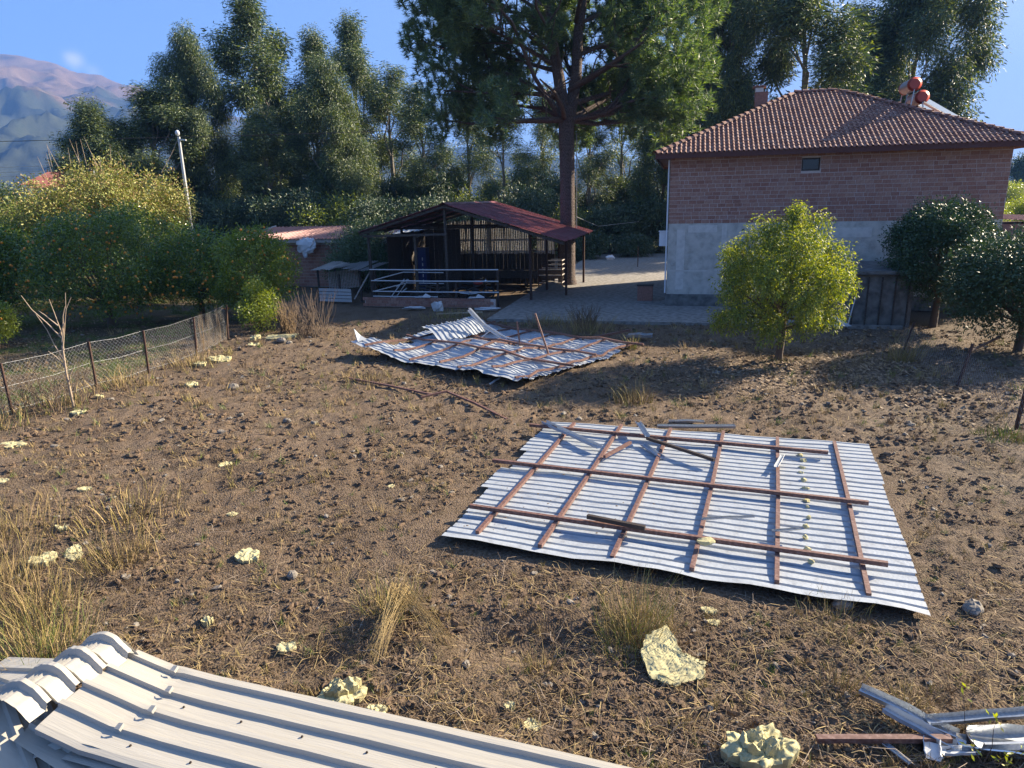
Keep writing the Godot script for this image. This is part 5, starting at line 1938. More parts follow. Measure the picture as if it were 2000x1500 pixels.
func chain_link(b: MB, p: Vector3, q: Vector3, h: float, d: float, r: float) -> void:
	var L := p.distance_to(q)
	var z := (q - p) / L
	var sag := func(x: float) -> float: return -0.05 * sin(PI * clampf(x / L, 0, 1))
	var n := int((L + h) / d)
	for k in n:
		for sg in [1.0, -1.0]:
			var x0: float = k * d - h if sg > 0 else k * d
			var x1: float = x0 + sg * h
			var a := 0.0
			var c := 1.0
			var lo := minf(x0, x1)
			var hi := maxf(x0, x1)
			if hi < 0.0 or lo > L:
				continue
			if sg > 0:
				a = clampf(-x0 / h, 0, 1)
				c = clampf((L - x0) / h, 0, 1)
			else:
				a = clampf((x0 - L) / h, 0, 1)
				c = clampf(x0 / h, 0, 1)
			if c - a < 0.02:
				continue
			var xa: float = x0 + sg * h * a
			var xc: float = x0 + sg * h * c
			b.tube([p + z * xa + Vector3(0, h * a + sag.call(xa) * a, 0), p + z * xc + Vector3(0, h * c + sag.call(xc) * c, 0)], [r, r], 3, false)


func make_fences() -> void:
	rng.seed = 600
	var f := thing("wire_fence", "sagging chain link fence on rusty posts before the orange trees", "fence", Vector3(-11.5, 0, -19.5))
	var o := Vector3(-11.5, 0, -19.5)
	var posts := [Vector3(-13.2, 0, -12.6), Vector3(-12.21, 0, -16.2), Vector3(-11.6, 0, -18.7), Vector3(-10.95, 0, -20.3), Vector3(-10.5, 0, -22.6), Vector3(-10.55, 0, -25.4)]
	var mesh := MB.new()
	var line := MB.new()
	for k in posts.size():
		var p: Vector3 = posts[k] - o
		var top := p + Vector3(-0.04 + 0.03 * k, 1.3, 0.02)
		var b := MB.new()
		b.bar(p - Vector3(0, 0.2, 0), top, 0.05, 0.05)
		part("post", b, M.rust_post, f)
		if k + 1 < posts.size():
			var q: Vector3 = posts[k + 1] - o
			chain_link(mesh, p + Vector3(0, 0.03, 0), q + Vector3(0, 0.03, 0), 1.24, 0.12, 0.0022)
			for y in [1.28, 0.72, 0.12]:
				var m := p.lerp(q, 0.5) + Vector3(0, y - 0.05, 0)
				line.tube([p + Vector3(0, y, 0), m, q + Vector3(0, y, 0)], [0.0042, 0.0042, 0.0042], 4, false)
	part("wire_mesh", mesh, M.galv_wire, f).set_meta("kind", "stuff")
	part("tension_wire", line, M.galv_wire, f)
	var vine := MB.new()
	for k in 45:
		var p := Vector3(-10.65, 0, -23.1).lerp(Vector3(-10.7, 0, -25.4), rng.randf()) - o + Vector3(rf(-0.12, 0.2), 0, 0)
		var g := p + Vector3(rf(-0.2, 0.2), rf(0.5, 1.35), rf(-0.2, 0.2))
		vine.tube([p, p.lerp(g, 0.5) + Vector3(rf(-0.1, 0.1), 0, rf(-0.1, 0.1)), g], [0.007, 0.006, 0.003], 3, false)
	lone("dry_vine", vine, M.straw_dark, "dry brown vines climbing the far stretch of the chain link fence", "vine", o)
	var r := thing("sagging_wire_fence", "collapsing wire fence on leaning posts below the dark citrus trees on the right", "fence", Vector3(11.4, 0, -17.5))
	var ro := Vector3(11.4, 0, -17.5)
	var rp := [Vector3(11.9, 0, -20.6), Vector3(11.2, 0, -16.8), Vector3(10.45, 0, -13.6), Vector3(9.9, 0, -10.6)]
	var lean := [Vector3(0.25, 1.0, 0.1), Vector3(0.42, 1.05, -0.2), Vector3(0.1, 1.1, 0), Vector3(0.1, 1.1, 0)]
	var rm := MB.new()
	for k in 4:
		var p: Vector3 = rp[k] - ro
		var b := MB.new()
		b.bar(p - Vector3(0, 0.2, 0), p + lean[k], 0.055, 0.055)
		part("post", b, M.rust_post, r)
		if k < 3:
			chain_link(rm, p + Vector3(0.02, 0.02, 0), rp[k + 1] - ro + Vector3(0.02, 0.02, 0), 0.95, 0.15, 0.0025)
	part("wire_mesh", rm, M.galv_wire, r).set_meta("kind", "stuff")
	var br := MB.new()
	br.bar(rp[1] - ro + Vector3(0.35, 0.85, -0.2), Vector3(14.6, 0.55, -20.2) - ro, 0.05, 0.05)
	part("brace", br, M.rust_post, r)
	# utility pole, cables
	var pole := thing("utility_pole", "slim white utility pole with a bulbous tip among the trees", "pole", Vector3(-20.1, 0, -45.0))
	var pb := MB.new()
	pb.tube([Vector3(0.0, -0.2, 0), Vector3(0, 4.5, 0), Vector3(0, 9.0, 0)], [0.13, 0.105, 0.08], 10)
	part("shaft", pb, M.white_metal, pole)
	var arm := MB.new()
	arm.bar(Vector3(-0.08, 8.85, 0), Vector3(0.42, 8.8, 0), 0.12, 0.08)
	part("bracket", arm, M.white_metal, pole)
	var ins := MB.new()
	ins.lump(Vector3(-0.05, 9.22, 0), Vector3(0.13, 0.17, 0.13), soft, 0.05, 12, 8)
	part("insulator", ins, M.white_plastic, pole)
	var guy := MB.new()
	guy.tube([Vector3(-0.12, 8.75, 0.05), Vector3(-0.55, 8.0, 0.1), Vector3(-1.3, 6.9, 0.2)], [0.02, 0.02, 0.02], 5, false)
	lone("service_cable", guy, M.pale_twig, "pale drooping cable from the pole top down into the yellowing tree", "cable", Vector3(-20.1, 0, -45.0))
	var cables := [
		["single dark cable running high across the mountain toward the trees", [Vector3(-60, 10.6, -62), Vector3(-40, 10.35, -60), Vector3(-18, 10.1, -57), Vector3(-8, 10.3, -58)], 0.022, "dark_metal", ""],
		["uppermost of the pale cables low before the mountain on the left", [Vector3(-90, 10.6, -92), Vector3(-66, 10.05, -90), Vector3(-44, 10.2, -88)], 0.022, "galv_wire", "pale cables on the left"],
		["middle pale cable of the low bundle before the mountain", [Vector3(-90, 10.0, -92), Vector3(-66, 9.45, -90), Vector3(-44, 9.65, -88)], 0.022, "galv_wire", "pale cables on the left"],
		["lowest pale cable before the mountain, just over the yellow trees", [Vector3(-90, 9.4, -92), Vector3(-66, 8.95, -90), Vector3(-44, 9.15, -88)], 0.022, "galv_wire", "pale cables on the left"],
		["thin cable sagging from the pine trunk to the right over the yard", [Vector3(3.9, 3.8, -41), Vector3(6.6, 2.8, -52), Vector3(10.5, 2.9, -57)], 0.02, "galv_wire", ""],
	]
	for q in cables:
		var b := MB.new()
		var pts: Array = q[1]
		var rr := []
		for k in pts.size():
			rr.append(q[2])
		b.tube(pts, rr, 4, false)
		lone("overhead_cable", b, M[q[3]], q[0], "cable", Vector3.ZERO, 0.0, q[4])
	var tp := MB.new()
	tp.tube([Vector3(0, 0, 0), Vector3(0, 10.6, 0)], [0.14, 0.1], 8)
	lone("distant_pole", tp, M.white_metal, "thin pale pole far off that carries the low cables beside the eucalyptus row", "pole", Vector3(-50.5, 0, -88.5))


# ---- yard ------------------------------------------------------------------------------------

func make_yard_things() -> void:
	rng.seed = 610
	var rk := thing("metal_rack", "rusty steel frame rack with slatted shelves beside the pine trunk", "rack", Vector3(2.35, 0, -38.9), -14.0)
	for q in [Vector3(-0.65, 0, 0.45), Vector3(0.65, 0, 0.45), Vector3(-0.65, 0, -0.5), Vector3(0.65, 0, -0.5)]:
		var b := MB.new()
		b.bar(q, q + Vector3(0, 1.55 if q.x > 0 else 1.1, 0), 0.05, 0.05)
		part("leg", b, M.rust_post, rk)
	for y in [0.32, 0.74, 1.05, 1.3, 1.53]:
		var b := MB.new()
		var x0 := -0.65 if y < 1.1 else -0.1
		b.bar(Vector3(x0, y, 0.45), Vector3(0.65, y, 0.45), 0.04, 0.05)
		b.bar(Vector3(x0, y, -0.5), Vector3(0.65, y, -0.5), 0.04, 0.05)
		b.bar(Vector3(0.65, y, -0.5), Vector3(0.65, y, 0.45), 0.04, 0.05)
		part("shelf_bar", b, M.grey_wood, rk)
	var heap := MB.new()
	var rows := []
	for i in 9:
		var row := []
		for j in 19:
			var a := TAU * (j % 18) / 18.0
			var r := 1.3 * i / 8.0 * (1.0 + 0.2 * soft.get_noise_2d(cos(a) * 2.0, sin(a) * 2.0))
			row.append(Vector3(cos(a) * r, 0.45 * exp(-pow(i / 4.2, 2)) + 0.07 * fine.get_noise_2d(cos(a) * r * 4.0, sin(a) * r * 4.0) - 0.02, sin(a) * r * 0.8))
		rows.append(row)
	for i in 8:
		for j in 18:
			heap.quad(rows[i][j], rows[i + 1][j], rows[i + 1][j + 1], rows[i][j + 1])
	lone("earth_mound", heap, M.stone, "small mound of earth and rubble before the steel rack", "mound", Vector3(2.2, 0.08, -37.6))
	var jk := MB.new()
	jk.lump(Vector3.ZERO, Vector3(0.35, 0.2, 0.2), soft, 0.7, 12, 8)
	lone("white_sack", jk, M.white_plastic, "small white sack lying at the far end of the yard before the bushes", "sack", Vector3(8.0, 0.22, -55.4))
	var bn := thing("red_bin", "dull red box standing against the left house corner", "box", vil(-1.0, 1.6), VILLAGE_TURN)
	var bb := MB.new()
	bb.block(Vector3(0, 0.42, 0), Vector3(0.7, 0.7, 0.5))
	part("body", bb, M.brick_2, bn)
	var bl := MB.new()
	bl.block(Vector3(0, 0.8, 0), Vector3(0.76, 0.06, 0.56))
	part("lid", bl, M.dark_metal, bn)
	var rp := MB.new()
	rp.block(Vector3(0, 0.75, 0), Vector3(0.05, 1.5, 0.05))
	lone("steel_post", rp, M.rust_post, "lone thin steel post at the far left of the yard paving, beside the bushes", "post", vil(-2.4, 18.0))
	for q in [[Vector3(-4.4, 0.12, -31.6), 0.5, "bluish crumpled sheet scrap on the ground below the low brick wall"], [Vector3(-3.3, 0.14, -31.3), 0.25, "small upright blue and white scrap below the low brick wall"], [Vector3(-1.0, 0.16, -30.6), 0.6, "grey board scrap on the yard edge beside the raised gutter"]]:
		var s := MB.new()
		s.lump(Vector3.ZERO, Vector3(q[1], 0.06 if q[1] > 0.4 else 0.26, 0.14), soft, 0.9, 10, 6, q[1] * 40.0)
		lone("sheet_scrap", s, M.white_metal, q[2], "scrap", q[0])


# ---- on the soil -----------------------------------------------------------------------------

# a torn slab of mineral wool
func wool(b: MB, w: float, d: float, h: float, off: float) -> void:
	var f2 := FastNoiseLite.new()
	f2.seed = int(off) + 3
	f2.frequency = 1.0
	f2.fractal_octaves = 3
	var edge := []
	for j in 48:
		var a := TAU * j / 48
		var e := 1.0 + 0.36 * f2.get_noise_2d(cos(a) * 0.9 + off, sin(a) * 0.9) + 0.16 * f2.get_noise_2d(cos(a) * 5.0 + 9.0, sin(a) * 5.0)
		edge.append(Vector2(cos(a) * e * w * 0.5, sin(a) * e * d * 0.5))
	var lift := func(e: Vector2) -> float:
		return h * (0.8 + 0.45 * f2.get_noise_2d(e.x * 2.0 / maxf(w, 0.2) + off, e.y * 2.0 / maxf(d, 0.2))) + 0.16 * h * f2.get_noise_2d(e.x * 14.0, e.y * 14.0 + off)
	wool_body(b, edge, lift, f2, 9)


func wool_body(b: MB, edge: Array, lift: Callable, f2: FastNoiseLite, rings_n: int) -> void:
	var rows := []
	var nrm := []
	var q := 0.006
	for i in rings_n + 1:
		var row := []
		var nr := []
		for k in edge.size() + 1:
			var e: Vector2 = edge[k % edge.size()] * (float(i) / rings_n)
			var y: float = lift.call(e)
			nr.append(Vector3(y - lift.call(e + Vector2(q, 0)), q, y - lift.call(e + Vector2(0, q))).normalized())
			row.append(Vector3(e.x, y - (0.012 if i == rings_n else 0.0), e.y))
		rows.append(row)
		nrm.append(nr)
	for i in rings_n:
		for k in edge.size():
			b.stri(rows[i][k], rows[i + 1][k + 1], rows[i][k + 1], nrm[i][k], nrm[i + 1][k + 1], nrm[i][k + 1])
			b.stri(rows[i][k], rows[i + 1][k], rows[i + 1][k + 1], nrm[i][k], nrm[i + 1][k], nrm[i + 1][k + 1])
	for k in edge.size():
		var a: Vector3 = rows[rings_n][k]
		var c: Vector3 = rows[rings_n][k + 1]
		var a2 := Vector3(a.x * 0.95, -0.03 + 0.02 * f2.get_noise_2d(a.x * 30.0, a.z * 30.0), a.z * 0.95)
		var c2 := Vector3(c.x * 0.95, -0.03 + 0.02 * f2.get_noise_2d(c.x * 30.0, c.z * 30.0), c.z * 0.95)
		b.quad(a, a2, c2, c)


# a broken board of wool: torn outline, faint ribs on its face
func wool_slab(b: MB, outline: Array, thick: float, sd: int) -> void:
	var f2 := FastNoiseLite.new()
	f2.seed = sd
	f2.frequency = 1.0
	f2.fractal_octaves = 3
	var edge := []
	for k in outline.size():
		var p: Vector2 = outline[k]
		var q: Vector2 = outline[(k + 1) % outline.size()]
		for j in 9:
			var m := p.lerp(q, j / 9.0)
			edge.append(m + Vector2(f2.get_noise_2d(m.x * 22.0, m.y * 22.0), f2.get_noise_2d(m.x * 22.0 + 50.0, m.y * 22.0)) * 0.035)
	var lift := func(e: Vector2) -> float:
		return thick + 0.016 * f2.get_noise_2d(e.x * 5.0, e.y * 5.0) + 0.005 * f2.get_noise_2d(e.x * 26.0, e.y * 26.0) + 0.0025 * sin((e.x * 0.75 + e.y * 0.65) * 260.0)
	wool_body(b, edge, lift, f2, 22)


func grass_clump(called: String, label: String, at: Vector3, h: float, w: float, n: int, mats: Array, lean: Vector3, sd: int, blade := 0.006) -> void:
	rng.seed = sd
	var mbs := []
	for m in mats:
		mbs.append(MB.new())
	for k in n:
		var a := rf(0, TAU)
		var r := w * 0.5 * pow(rng.randf(), 0.75) * rf(0.8, 1.35)
		var p := Vector3(cos(a) * r, ground_h(at.x + cos(a) * r, at.z + sin(a) * r) - 0.02, sin(a) * r)
		var L := h * (0.25 + 0.95 * pow(rng.randf(), 1.4))
		var g := Vector3(rf(-0.3, 0.3) + cos(a) * 0.25, 1, rf(-0.3, 0.3) + sin(a) * 0.25) + lean
		var m := p + g.normalized() * L * 0.55
		var q := m + (g + Vector3(rf(-0.6, 0.6), -0.5, rf(-0.6, 0.6)) * 0.7).normalized() * L * 0.5
		var side := g.cross(Vector3(rf(-1, 1), 0.1, rf(-1, 1))).normalized() * blade * rf(0.6, 1.3)
		var b: MB = mbs[rng.randi() % mats.size()]
		b.quad(p - side, m - side * 0.8, m + side * 0.8, p + side)
		b.tri(m - side * 0.8, q, m + side * 0.8)
	var o := ArrayMesh.new()
	for k in mats.size():
		mbs[k].surface(o, mats[k])
	var i := put(called, o)
	i.position = Vector3(at.x, 0, at.z)
	tag(i, label, "grass")


func make_field_things() -> void:
	rng.seed = 700
	var list := [
		[-3.78, -8.82, 0.36, 0.28, 0.12, "yellow wool chunk alone on bare soil left of the flat roof piece's near corner"],
		[-6.62, -8.77, 0.34, 0.28, 0.10, "left of two yellow wool chunks lying by the dry grass at the left"],
		[-6.34, -9.0, 0.46, 0.2, 0.10, "long right one of two yellow wool chunks by the dry grass at the left"],
		[-10.58, -13.84, 0.5, 0.34, 0.12, "pale wool chunk at the left frame edge below the wire fence"],
		[-10.53, -16.11, 0.3, 0.24, 0.10, "pale wool chunk by the foot of the bare sapling"],
		[-10.84, -17.53, 0.2, 0.14, 0.16, "small upright yellow chunk under the third fence post"],
		[-9.72, -21.1, 0.4, 0.3, 0.13, "small yellow slab against the big slab at the foot of the fence"],
		[-9.4, -21.8, 0.95, 0.55, 0.16, "big flat yellow wool slab at the foot of the chain link fence"],
		[-8.97, -18.78, 0.36, 0.28, 0.12, "yellow chunk on the soil between the fence and the pale stone"],
		[-9.16, -24.16, 0.5, 0.35, 0.16, "lower yellow chunk of the pair at the end of the wire fence"],
		[-9.45, -25.2, 0.5, 0.3, 0.2, "upper yellow chunk of the pair at the end of the wire fence"],
		[-2.6, -6.76, 0.2, 0.15, 0.07, "pale wool scrap on the soil above the folded cream sheets"],
		[-3.7, -7.26, 0.12, 0.1, 0.12, "tiny upright wool scrap left of the pale scrap near the cream sheets"],
		[-5.56, -12.5, 0.22, 0.16, 0.1, "small pale scrap in the middle of the left field"],
		[-7.61, -11.38, 0.2, 0.12, 0.06, "thin pale flake above the left dry grass"],
		[-9.37, -11.83, 0.24, 0.14, 0.06, "thin pale flake at the left frame edge, middle height"],
		[-7.1, -9.91, 0.22, 0.12, 0.06, "thin pale flake just above the two chunks by the left dry grass"],
		[-4.52, -10.18, 0.16, 0.12, 0.05, "little pale crumb on bare soil left of the flat roof piece"],
		[-0.1, -5.74, 0.1, 0.09, 0.12, "small upright wool tuft low in the middle near the frame bottom"],
		[0.12, -5.44, 0.15, 0.12, 0.07, "small yellow tuft at the middle bottom, above the cream sheet's end"],
		[2.3, -7.29, 0.16, 0.12, 0.06, "pale crumb on the soil right of the tall grass, the upper of two"],
		[2.29, -7.05, 0.13, 0.1, 0.06, "pale crumb on the soil right of the tall grass, the lower of two"],
		[-2.13, -11.14, 0.12, 0.1, 0.04, "yellow crumb left of the flat roof piece's middle bar"],
		[-1.37, -5.62, 0.18, 0.14, 0.10, "yellow tuft right of the broken slab at the cream sheet's edge"],
		[-8.6, -25.5, 1.1, 0.7, 0.14, "greenish wool mat in the shade right of the fence end"],
	]
	for k in list.size():
		var q: Array = list[k]
		var b := MB.new()
		wool(b, q[2] * 1.1, q[3] * 1.1, q[4] * 0.6, k * 7.0)
		lone("insulation_chunk", b, M.mineral_wool, q[5], "insulation", Vector3(q[0], ground_h(q[0], q[1]), q[1]), rf(0, 360), "yellow insulation scraps on the field")
	var big := MB.new()
	wool_slab(big, [Vector2(-0.24, -0.22), Vector2(0.02, -0.38), Vector2(0.08, -0.16), Vector2(0.10, 0.02), Vector2(0.32, 0.16), Vector2(0.26, 0.34), Vector2(-0.05, 0.44), Vector2(-0.30, 0.32), Vector2(-0.33, 0.02)], 0.06, 3)
	var bo := lone("insulation_slab", big, M.mineral_wool, "large tilted yellow wool slab with a ribbed face beside the tall middle grass", "insulation", Vector3(1.64, ground_h(1.64, -6.4) + 0.10, -6.4), 0.0, "yellow insulation scraps on the field")
	bo.rotation_degrees.x = 12.0
	var s2 := MB.new()
	wool(s2, 0.62, 0.42, 0.15, 77.0)
	wool(s2, 0.34, 0.22, 0.22, 78.0)
	lone("insulation_slab", s2, M.mineral_wool, "thick torn yellow slab at the bottom frame edge, right of the middle", "insulation", Vector3(2.12, ground_h(2.12, -5.05), -5.05), 190.0, "yellow insulation scraps on the field")
	var s3 := MB.new()
	wool(s3, 0.44, 0.34, 0.1, 91.0)
	wool(s3, 0.36, 0.16, 0.2, 92.0)
	lone("insulation_slab", s3, M.mineral_wool, "broken yellow slab tucked against the far edge of the cream sheets", "insulation", Vector3(-1.78, ground_h(-1.78, -5.95), -5.95), 200.0, "yellow insulation scraps on the field")
	# pale stones that stand out
	for q in [[-7.65, -18.33, 0.16, "pale rounded stone on the soil above the left field"], [-8.3, -24.6, 0.18, "brown stone right of the fence end, left one of two"], [-7.9, -24.2, 0.14, "smaller stone right of the fence end, right one of two"], [3.9, -7.3, 0.12, "flat grey stone at the near right corner of the flat roof piece"], [-5.2, -15.2, 0.1, "small white stone in the upper left field"], [5.4, -7.2, 0.14, "grey stone right of the flat roof piece's near corner"], [-3.0, -8.3, 0.09, "grey pebble sized stone right of the lone yellow chunk"]]:
		var b := MB.new()
		b.lump(Vector3(0, q[2] * 0.3, 0), Vector3(q[2], q[2] * 0.6, q[2] * 0.8), soft, 0.35, 12, 8, q[0] * 9.0)
		lone("stone", b, M.stone, q[3], "stone", Vector3(q[0], ground_h(q[0], q[1]), q[1]), rf(0, 360), "stones lying on the field")
	# grass clumps
	var dry := [M.straw, M.straw_dark, M.straw_olive]
	var mix := [M.straw, M.straw_olive, M.straw, M.grass_green, M.straw_olive]
	var N := Vector3(0.02, 0, 0.05)
	var gl := [
		[-5.3, -6.6, 0.6, 1.1, 620, [M.straw_olive, M.grass_green, M.straw], "bright yellow-green grass clump at the left edge above the cream sheets"],
		[-5.9, -7.5, 0.75, 1.1, 480, dry, "tall dry brown grass at the left frame edge, lower part"],
		[-6.9, -8.1, 0.8, 1.2, 420, dry, "tall dry reeds cut by the left frame edge beside the wool chunks"],
		[-7.7, -9.5, 0.65, 1.6, 420, dry, "thin dry grass above the two wool chunks at the left"],
		[-5.6, -8.75, 0.62, 0.9, 420, [M.straw_dark, M.straw_dark, M.straw, M.straw_olive], "reddish brown dry clump right of the two wool chunks"],
		[-6.2, -10.2, 0.45, 1.6, 300, dry, "sparse dry grass behind the reddish brown clump"],
		[-1.55, -7.5, 0.5, 0.75, 330, mix, "olive grass clump with a bent straw sheaf in the middle foreground"],
		[1.35, -6.95, 0.62, 0.8, 560, mix, "tall bright grass clump overlapping the near edge of the flat roof piece"],
		[1.15, -6.5, 0.25, 0.5, 160, [M.grass_green, M.straw_olive], "small leafy weed left of the large ribbed wool slab"],
		[3.7, -7.05, 0.28, 0.9, 220, mix, "low grass at the flat roof piece's near edge, right part"],
		[3.2, -5.85, 0.38, 0.4, 130, dry, "left of two dry tufts above the scrap metal on the right"],
		[3.75, -5.62, 0.36, 0.4, 130, dry, "right of two dry tufts above the scrap metal on the right"],
		[2.95, -16.1, 0.55, 1.0, 260, [M.straw_dark, M.straw_olive], "grass clump in the tree's shadow right of the buckled roof piece"],
		[2.8, -25.3, 0.8, 2.0, 320, dry, "dry weeds before the paved yard behind the buckled roof piece"],
		[1.4, -27.0, 0.6, 1.6, 240, dry, "thin dry stalks left of the weeds at the yard edge"],
		[4.0, -22.2, 0.55, 0.4, 80, mix, "lone yellowish stalk clump at the buckled roof piece's right corner"],
		[0.25, -6.3, 0.34, 0.4, 120, dry, "small dry tuft on the dug bank in the middle foreground"],
		[-2.6, -29.3, 0.45, 2.6, 320, mix, "sunlit grass around the timber plank behind the buckled roof piece"],
		[-10.1, -21.3, 0.42, 1.7, 420, dry, "dry grass along the fence foot by the big flat wool slab"],
		[-11.0, -18.9, 0.45, 1.8, 380, dry, "dry grass along the fence foot between the second and third posts"],
		[-11.6, -16.9, 0.5, 1.6, 330, [M.straw_dark, M.straw, M.grass_green], "weeds under the fence beside the bare sapling"],
		[-12.0, -15.2, 0.45, 1.8, 300, [M.straw_dark, M.straw, M.grass_green], "weeds at the left frame edge below the fence"],
		[11.4, -19.6, 0.8, 0.9, 220, dry, "dry weeds at the first post of the sagging fence on the right"],
		[9.9, -13.0, 0.3, 0.9, 220, [M.grass_green, M.straw_olive], "bright yellow-green weeds at the right frame edge by the fence"],
		[-4.0, -18.7, 0.3, 1.2, 200, dry, "low dry tuft under the left corner of the buckled roof piece"],
		[7.9, -19.9, 0.16, 1.3, 160, mix, "short grass round the foot of the round bright tree"],
	]
	for k in gl.size():
		var q: Array = gl[k]
		grass_clump("grass_clump", q[6], Vector3(q[0], 0, q[1]), q[2], q[3], q[4], q[5], N, 710 + k, 0.0032 if q[1] > -10.0 else 0.007)
	# bent sheaf of straw
	rng.seed = 760
	var sh := MB.new()
	for k in 110:
		var top := Vector3(0.12 + rf(-0.12, 0.14), 0.36 + rf(-0.12, 0.1), -0.25 + rf(-0.08, 0.08))
		var end := Vector3(-0.05, 0.03, 0.6) if k % 2 else Vector3(0.75, 0.04, 0.5)
		end += Vector3(rf(-0.12, 0.12), rf(0, 0.04), rf(-0.2, 0.12))
		sh.tube([Vector3(0, 0.02, -0.3), top, top.lerp(end, 0.55) + Vector3(0, 0.07 + rf(-0.02, 0.03), 0), end], [0.0025, 0.0025, 0.002, 0.001], 3, false)
	lone("straw_sheaf", sh, M.straw, "bent sheaf of pale straw fallen from the olive grass clump", "straw", Vector3(-1.5, 0, -7.05))
	# bare sapling
	var sp := thing("bare_sapling", "leafless forked sapling standing before the chain link fence", "tree", Vector3(-10.95, 0, -16.6))
	var sb := MB.new()
	sb.tube([Vector3(0, -0.1, 0), Vector3(-0.03, 0.9, 0), Vector3(0, 1.6, 0)], [0.032, 0.026, 0.022], 6, false)
	part("stem", sb, M.pale_twig, sp)
	var tw := MB.new()
	for q in [[1.5, -0.1, 2.75, 0.0], [1.55, 0.35, 2.9, 0.05], [1.7, 0.18, 2.55, -0.1], [1.2, -0.45, 2.4, 0.05], [1.9, 0.5, 2.8, 0.1], [1.8, -0.75, 2.85, 0], [1.0, -0.3, 1.5, 0.1], [0.7, 0.25, 1.2, 0], [2.1, -0.35, 2.5, 0.1]]:
		limb(tw, Vector3(rf(-0.02, 0.02), q[0], 0), Vector3(q[1], q[2], q[3]), 0.018, 0.006, 0.0, 5)
	part("branch", tw, M.pale_twig, sp)
	var dv := MB.new()
	for k in 34:
		var p := Vector3(rf(-1.2, 0.4), 0, rf(-0.6, 0.5))
		var g := p + Vector3(rf(-0.25, 0.25), rf(0.4, 1.1), rf(-0.2, 0.2))
		limb(dv, p, g, 0.011, 0.004, 0.0, 4)
		for j in 4:
			limb(dv, p.lerp(g, rf(0.4, 0.9)), g + Vector3(rf(-0.3, 0.3), rf(-0.15, 0.25), rf(-0.3, 0.3)), 0.006, 0.003, 0.0, 3)
	lone("dead_weeds", dv, M.twig, "brown dead branching weeds between the sapling and the left frame edge", "weeds", Vector3(-11.2, 0, -16.4))
	# dry shrubs by the shed
	for q in [[-7.5, -25.8, 1.75, 2.0, "dry leafless shrub between the orange trees and the shed pen"], [-8.7, -26.6, 1.3, 1.0, "russet dry weed right of the low orange sapling"], [2.9, -26.2, 0.9, 1.4, "dry leafless weeds at the edge of the paved yard"]]:
		var b := MB.new()
		for k in 90:
			var p: Vector3 = Vector3(rf(-0.25, 0.25), 0, rf(-0.25, 0.25)) * q[3]
			var a := rf(0, TAU)
			var g: Vector3 = p + Vector3(cos(a) * q[3] * rf(0.1, 0.5), q[2] * rf(0.5, 1.05), sin(a) * q[3] * rf(0.1, 0.5))
			limb(b, p, g, 0.012, 0.004, 0.1, 3)
		lone("dry_shrub", b, M.straw_dark if q[1] < -26.3 else M.twig, q[4], "shrub", Vector3(q[0], 0, q[1]))
	# scrap metal in the lower right corner
	var sc := [
		[Vector3(3.28, 0.16, -5.66), Vector3(3.9, 0.08, -5.12), 0.12, "zinc", "perforated grey channel, upper left end of the scrap heap at lower right"],
		[Vector3(3.39, 0.14, -5.42), Vector3(3.8, 0.08, -5.0), 0.11, "white_sheet", "perforated white channel crossing over the red bar at lower right"],
		[Vector3(3.72, 0.12, -5.28), Vector3(4.75, 0.2, -5.26), 0.1, "zinc", "long bright channel running out of the frame at lower right, upper one"],
		[Vector3(3.84, 0.1, -5.02), Vector3(4.6, 0.1, -4.84), 0.14, "chrome", "glaring bright strip at the lower right frame corner"],
		[Vector3(3.24, 0.05, -5.1), Vector3(3.34, 0.04, -4.88), 0.05, "zinc", "small silvery strip below the red bar at lower right"],
		[Vector3(3.55, 0.06, -4.9), Vector3(3.62, 0.1, -5.06), 0.12, "white_metal", "crumpled white offcut, left of the two lowest pieces at lower right"],
		[Vector3(3.64, 0.1, -4.93), Vector3(3.95, 0.1, -4.94), 0.08, "white_metal", "white offcut at the bottom frame edge at lower right"],
		[Vector3(3.95, 0.14, -5.0), Vector3(4.7, 0.08, -5.05), 0.2, "zinc", "broad grey sheet strip in the middle of the scrap heap"],
	]
	for q in sc:
		gutter_piece("scrap_strip", q[0], q[1], q[2], M[q[3]], q[4], "metal strip")
	var rb := MB.new()
	rb.bar(Vector3.ZERO, Vector3(1.15, 0.04, 0.08), 0.06, 0.05)
	lone("steel_bar", rb, M.red_primer, "red steel bar lying under the white channel at lower right", "steel bar", Vector3(2.66, 0.07, -5.16))
	var tg := thing("leafy_twig", "thin upright twig with a few yellow and green leaves before the scrap at lower right", "sapling", Vector3(3.95, 0, -4.85))
	var tb := MB.new()
	var lf := []
	for q in [[0.05, 0.55, 0.0], [-0.2, 0.4, 0.0], [0.22, 0.3, 0.1], [0.15, 0.18, 0.12], [-0.12, 0.72, -0.3]]:
		var e := Vector3(q[0], q[1], q[2])
		limb(tb, Vector3(0, 0.05, 0), e, 0.005, 0.002, 0.0, 4)
		for j in 4:
			lf.append(Transform3D(Basis(rdir(), rf(0, TAU)), e * rf(0.5, 1.0) + rdir() * 0.03))
	part("stem", tb, M.twig, tg)
	many("leaves", leaf_spray(2, 0.03, 0.06, 0.03, [M.orange_leaf_b, M.autumn_a], 0.2, 5), lf, tg)


# a place in the trapezoid that the field shows, denser near by
func field_spot() -> Vector3:
	for tries in 20:
		var z := -4.6 - 24.0 * pow(rng.randf(), 1.7)
		var half := 4.2 + (-z - 4.6) * 0.72
		var x := rf(-half, half)
		if z < -23.0 and in_yard(Vector3(x, 0, z)):
			continue
		if panel_cover(x, z) > 0.9:
			continue
		return Vector3(x, 0, z)
	return Vector3(0, 0, -6)


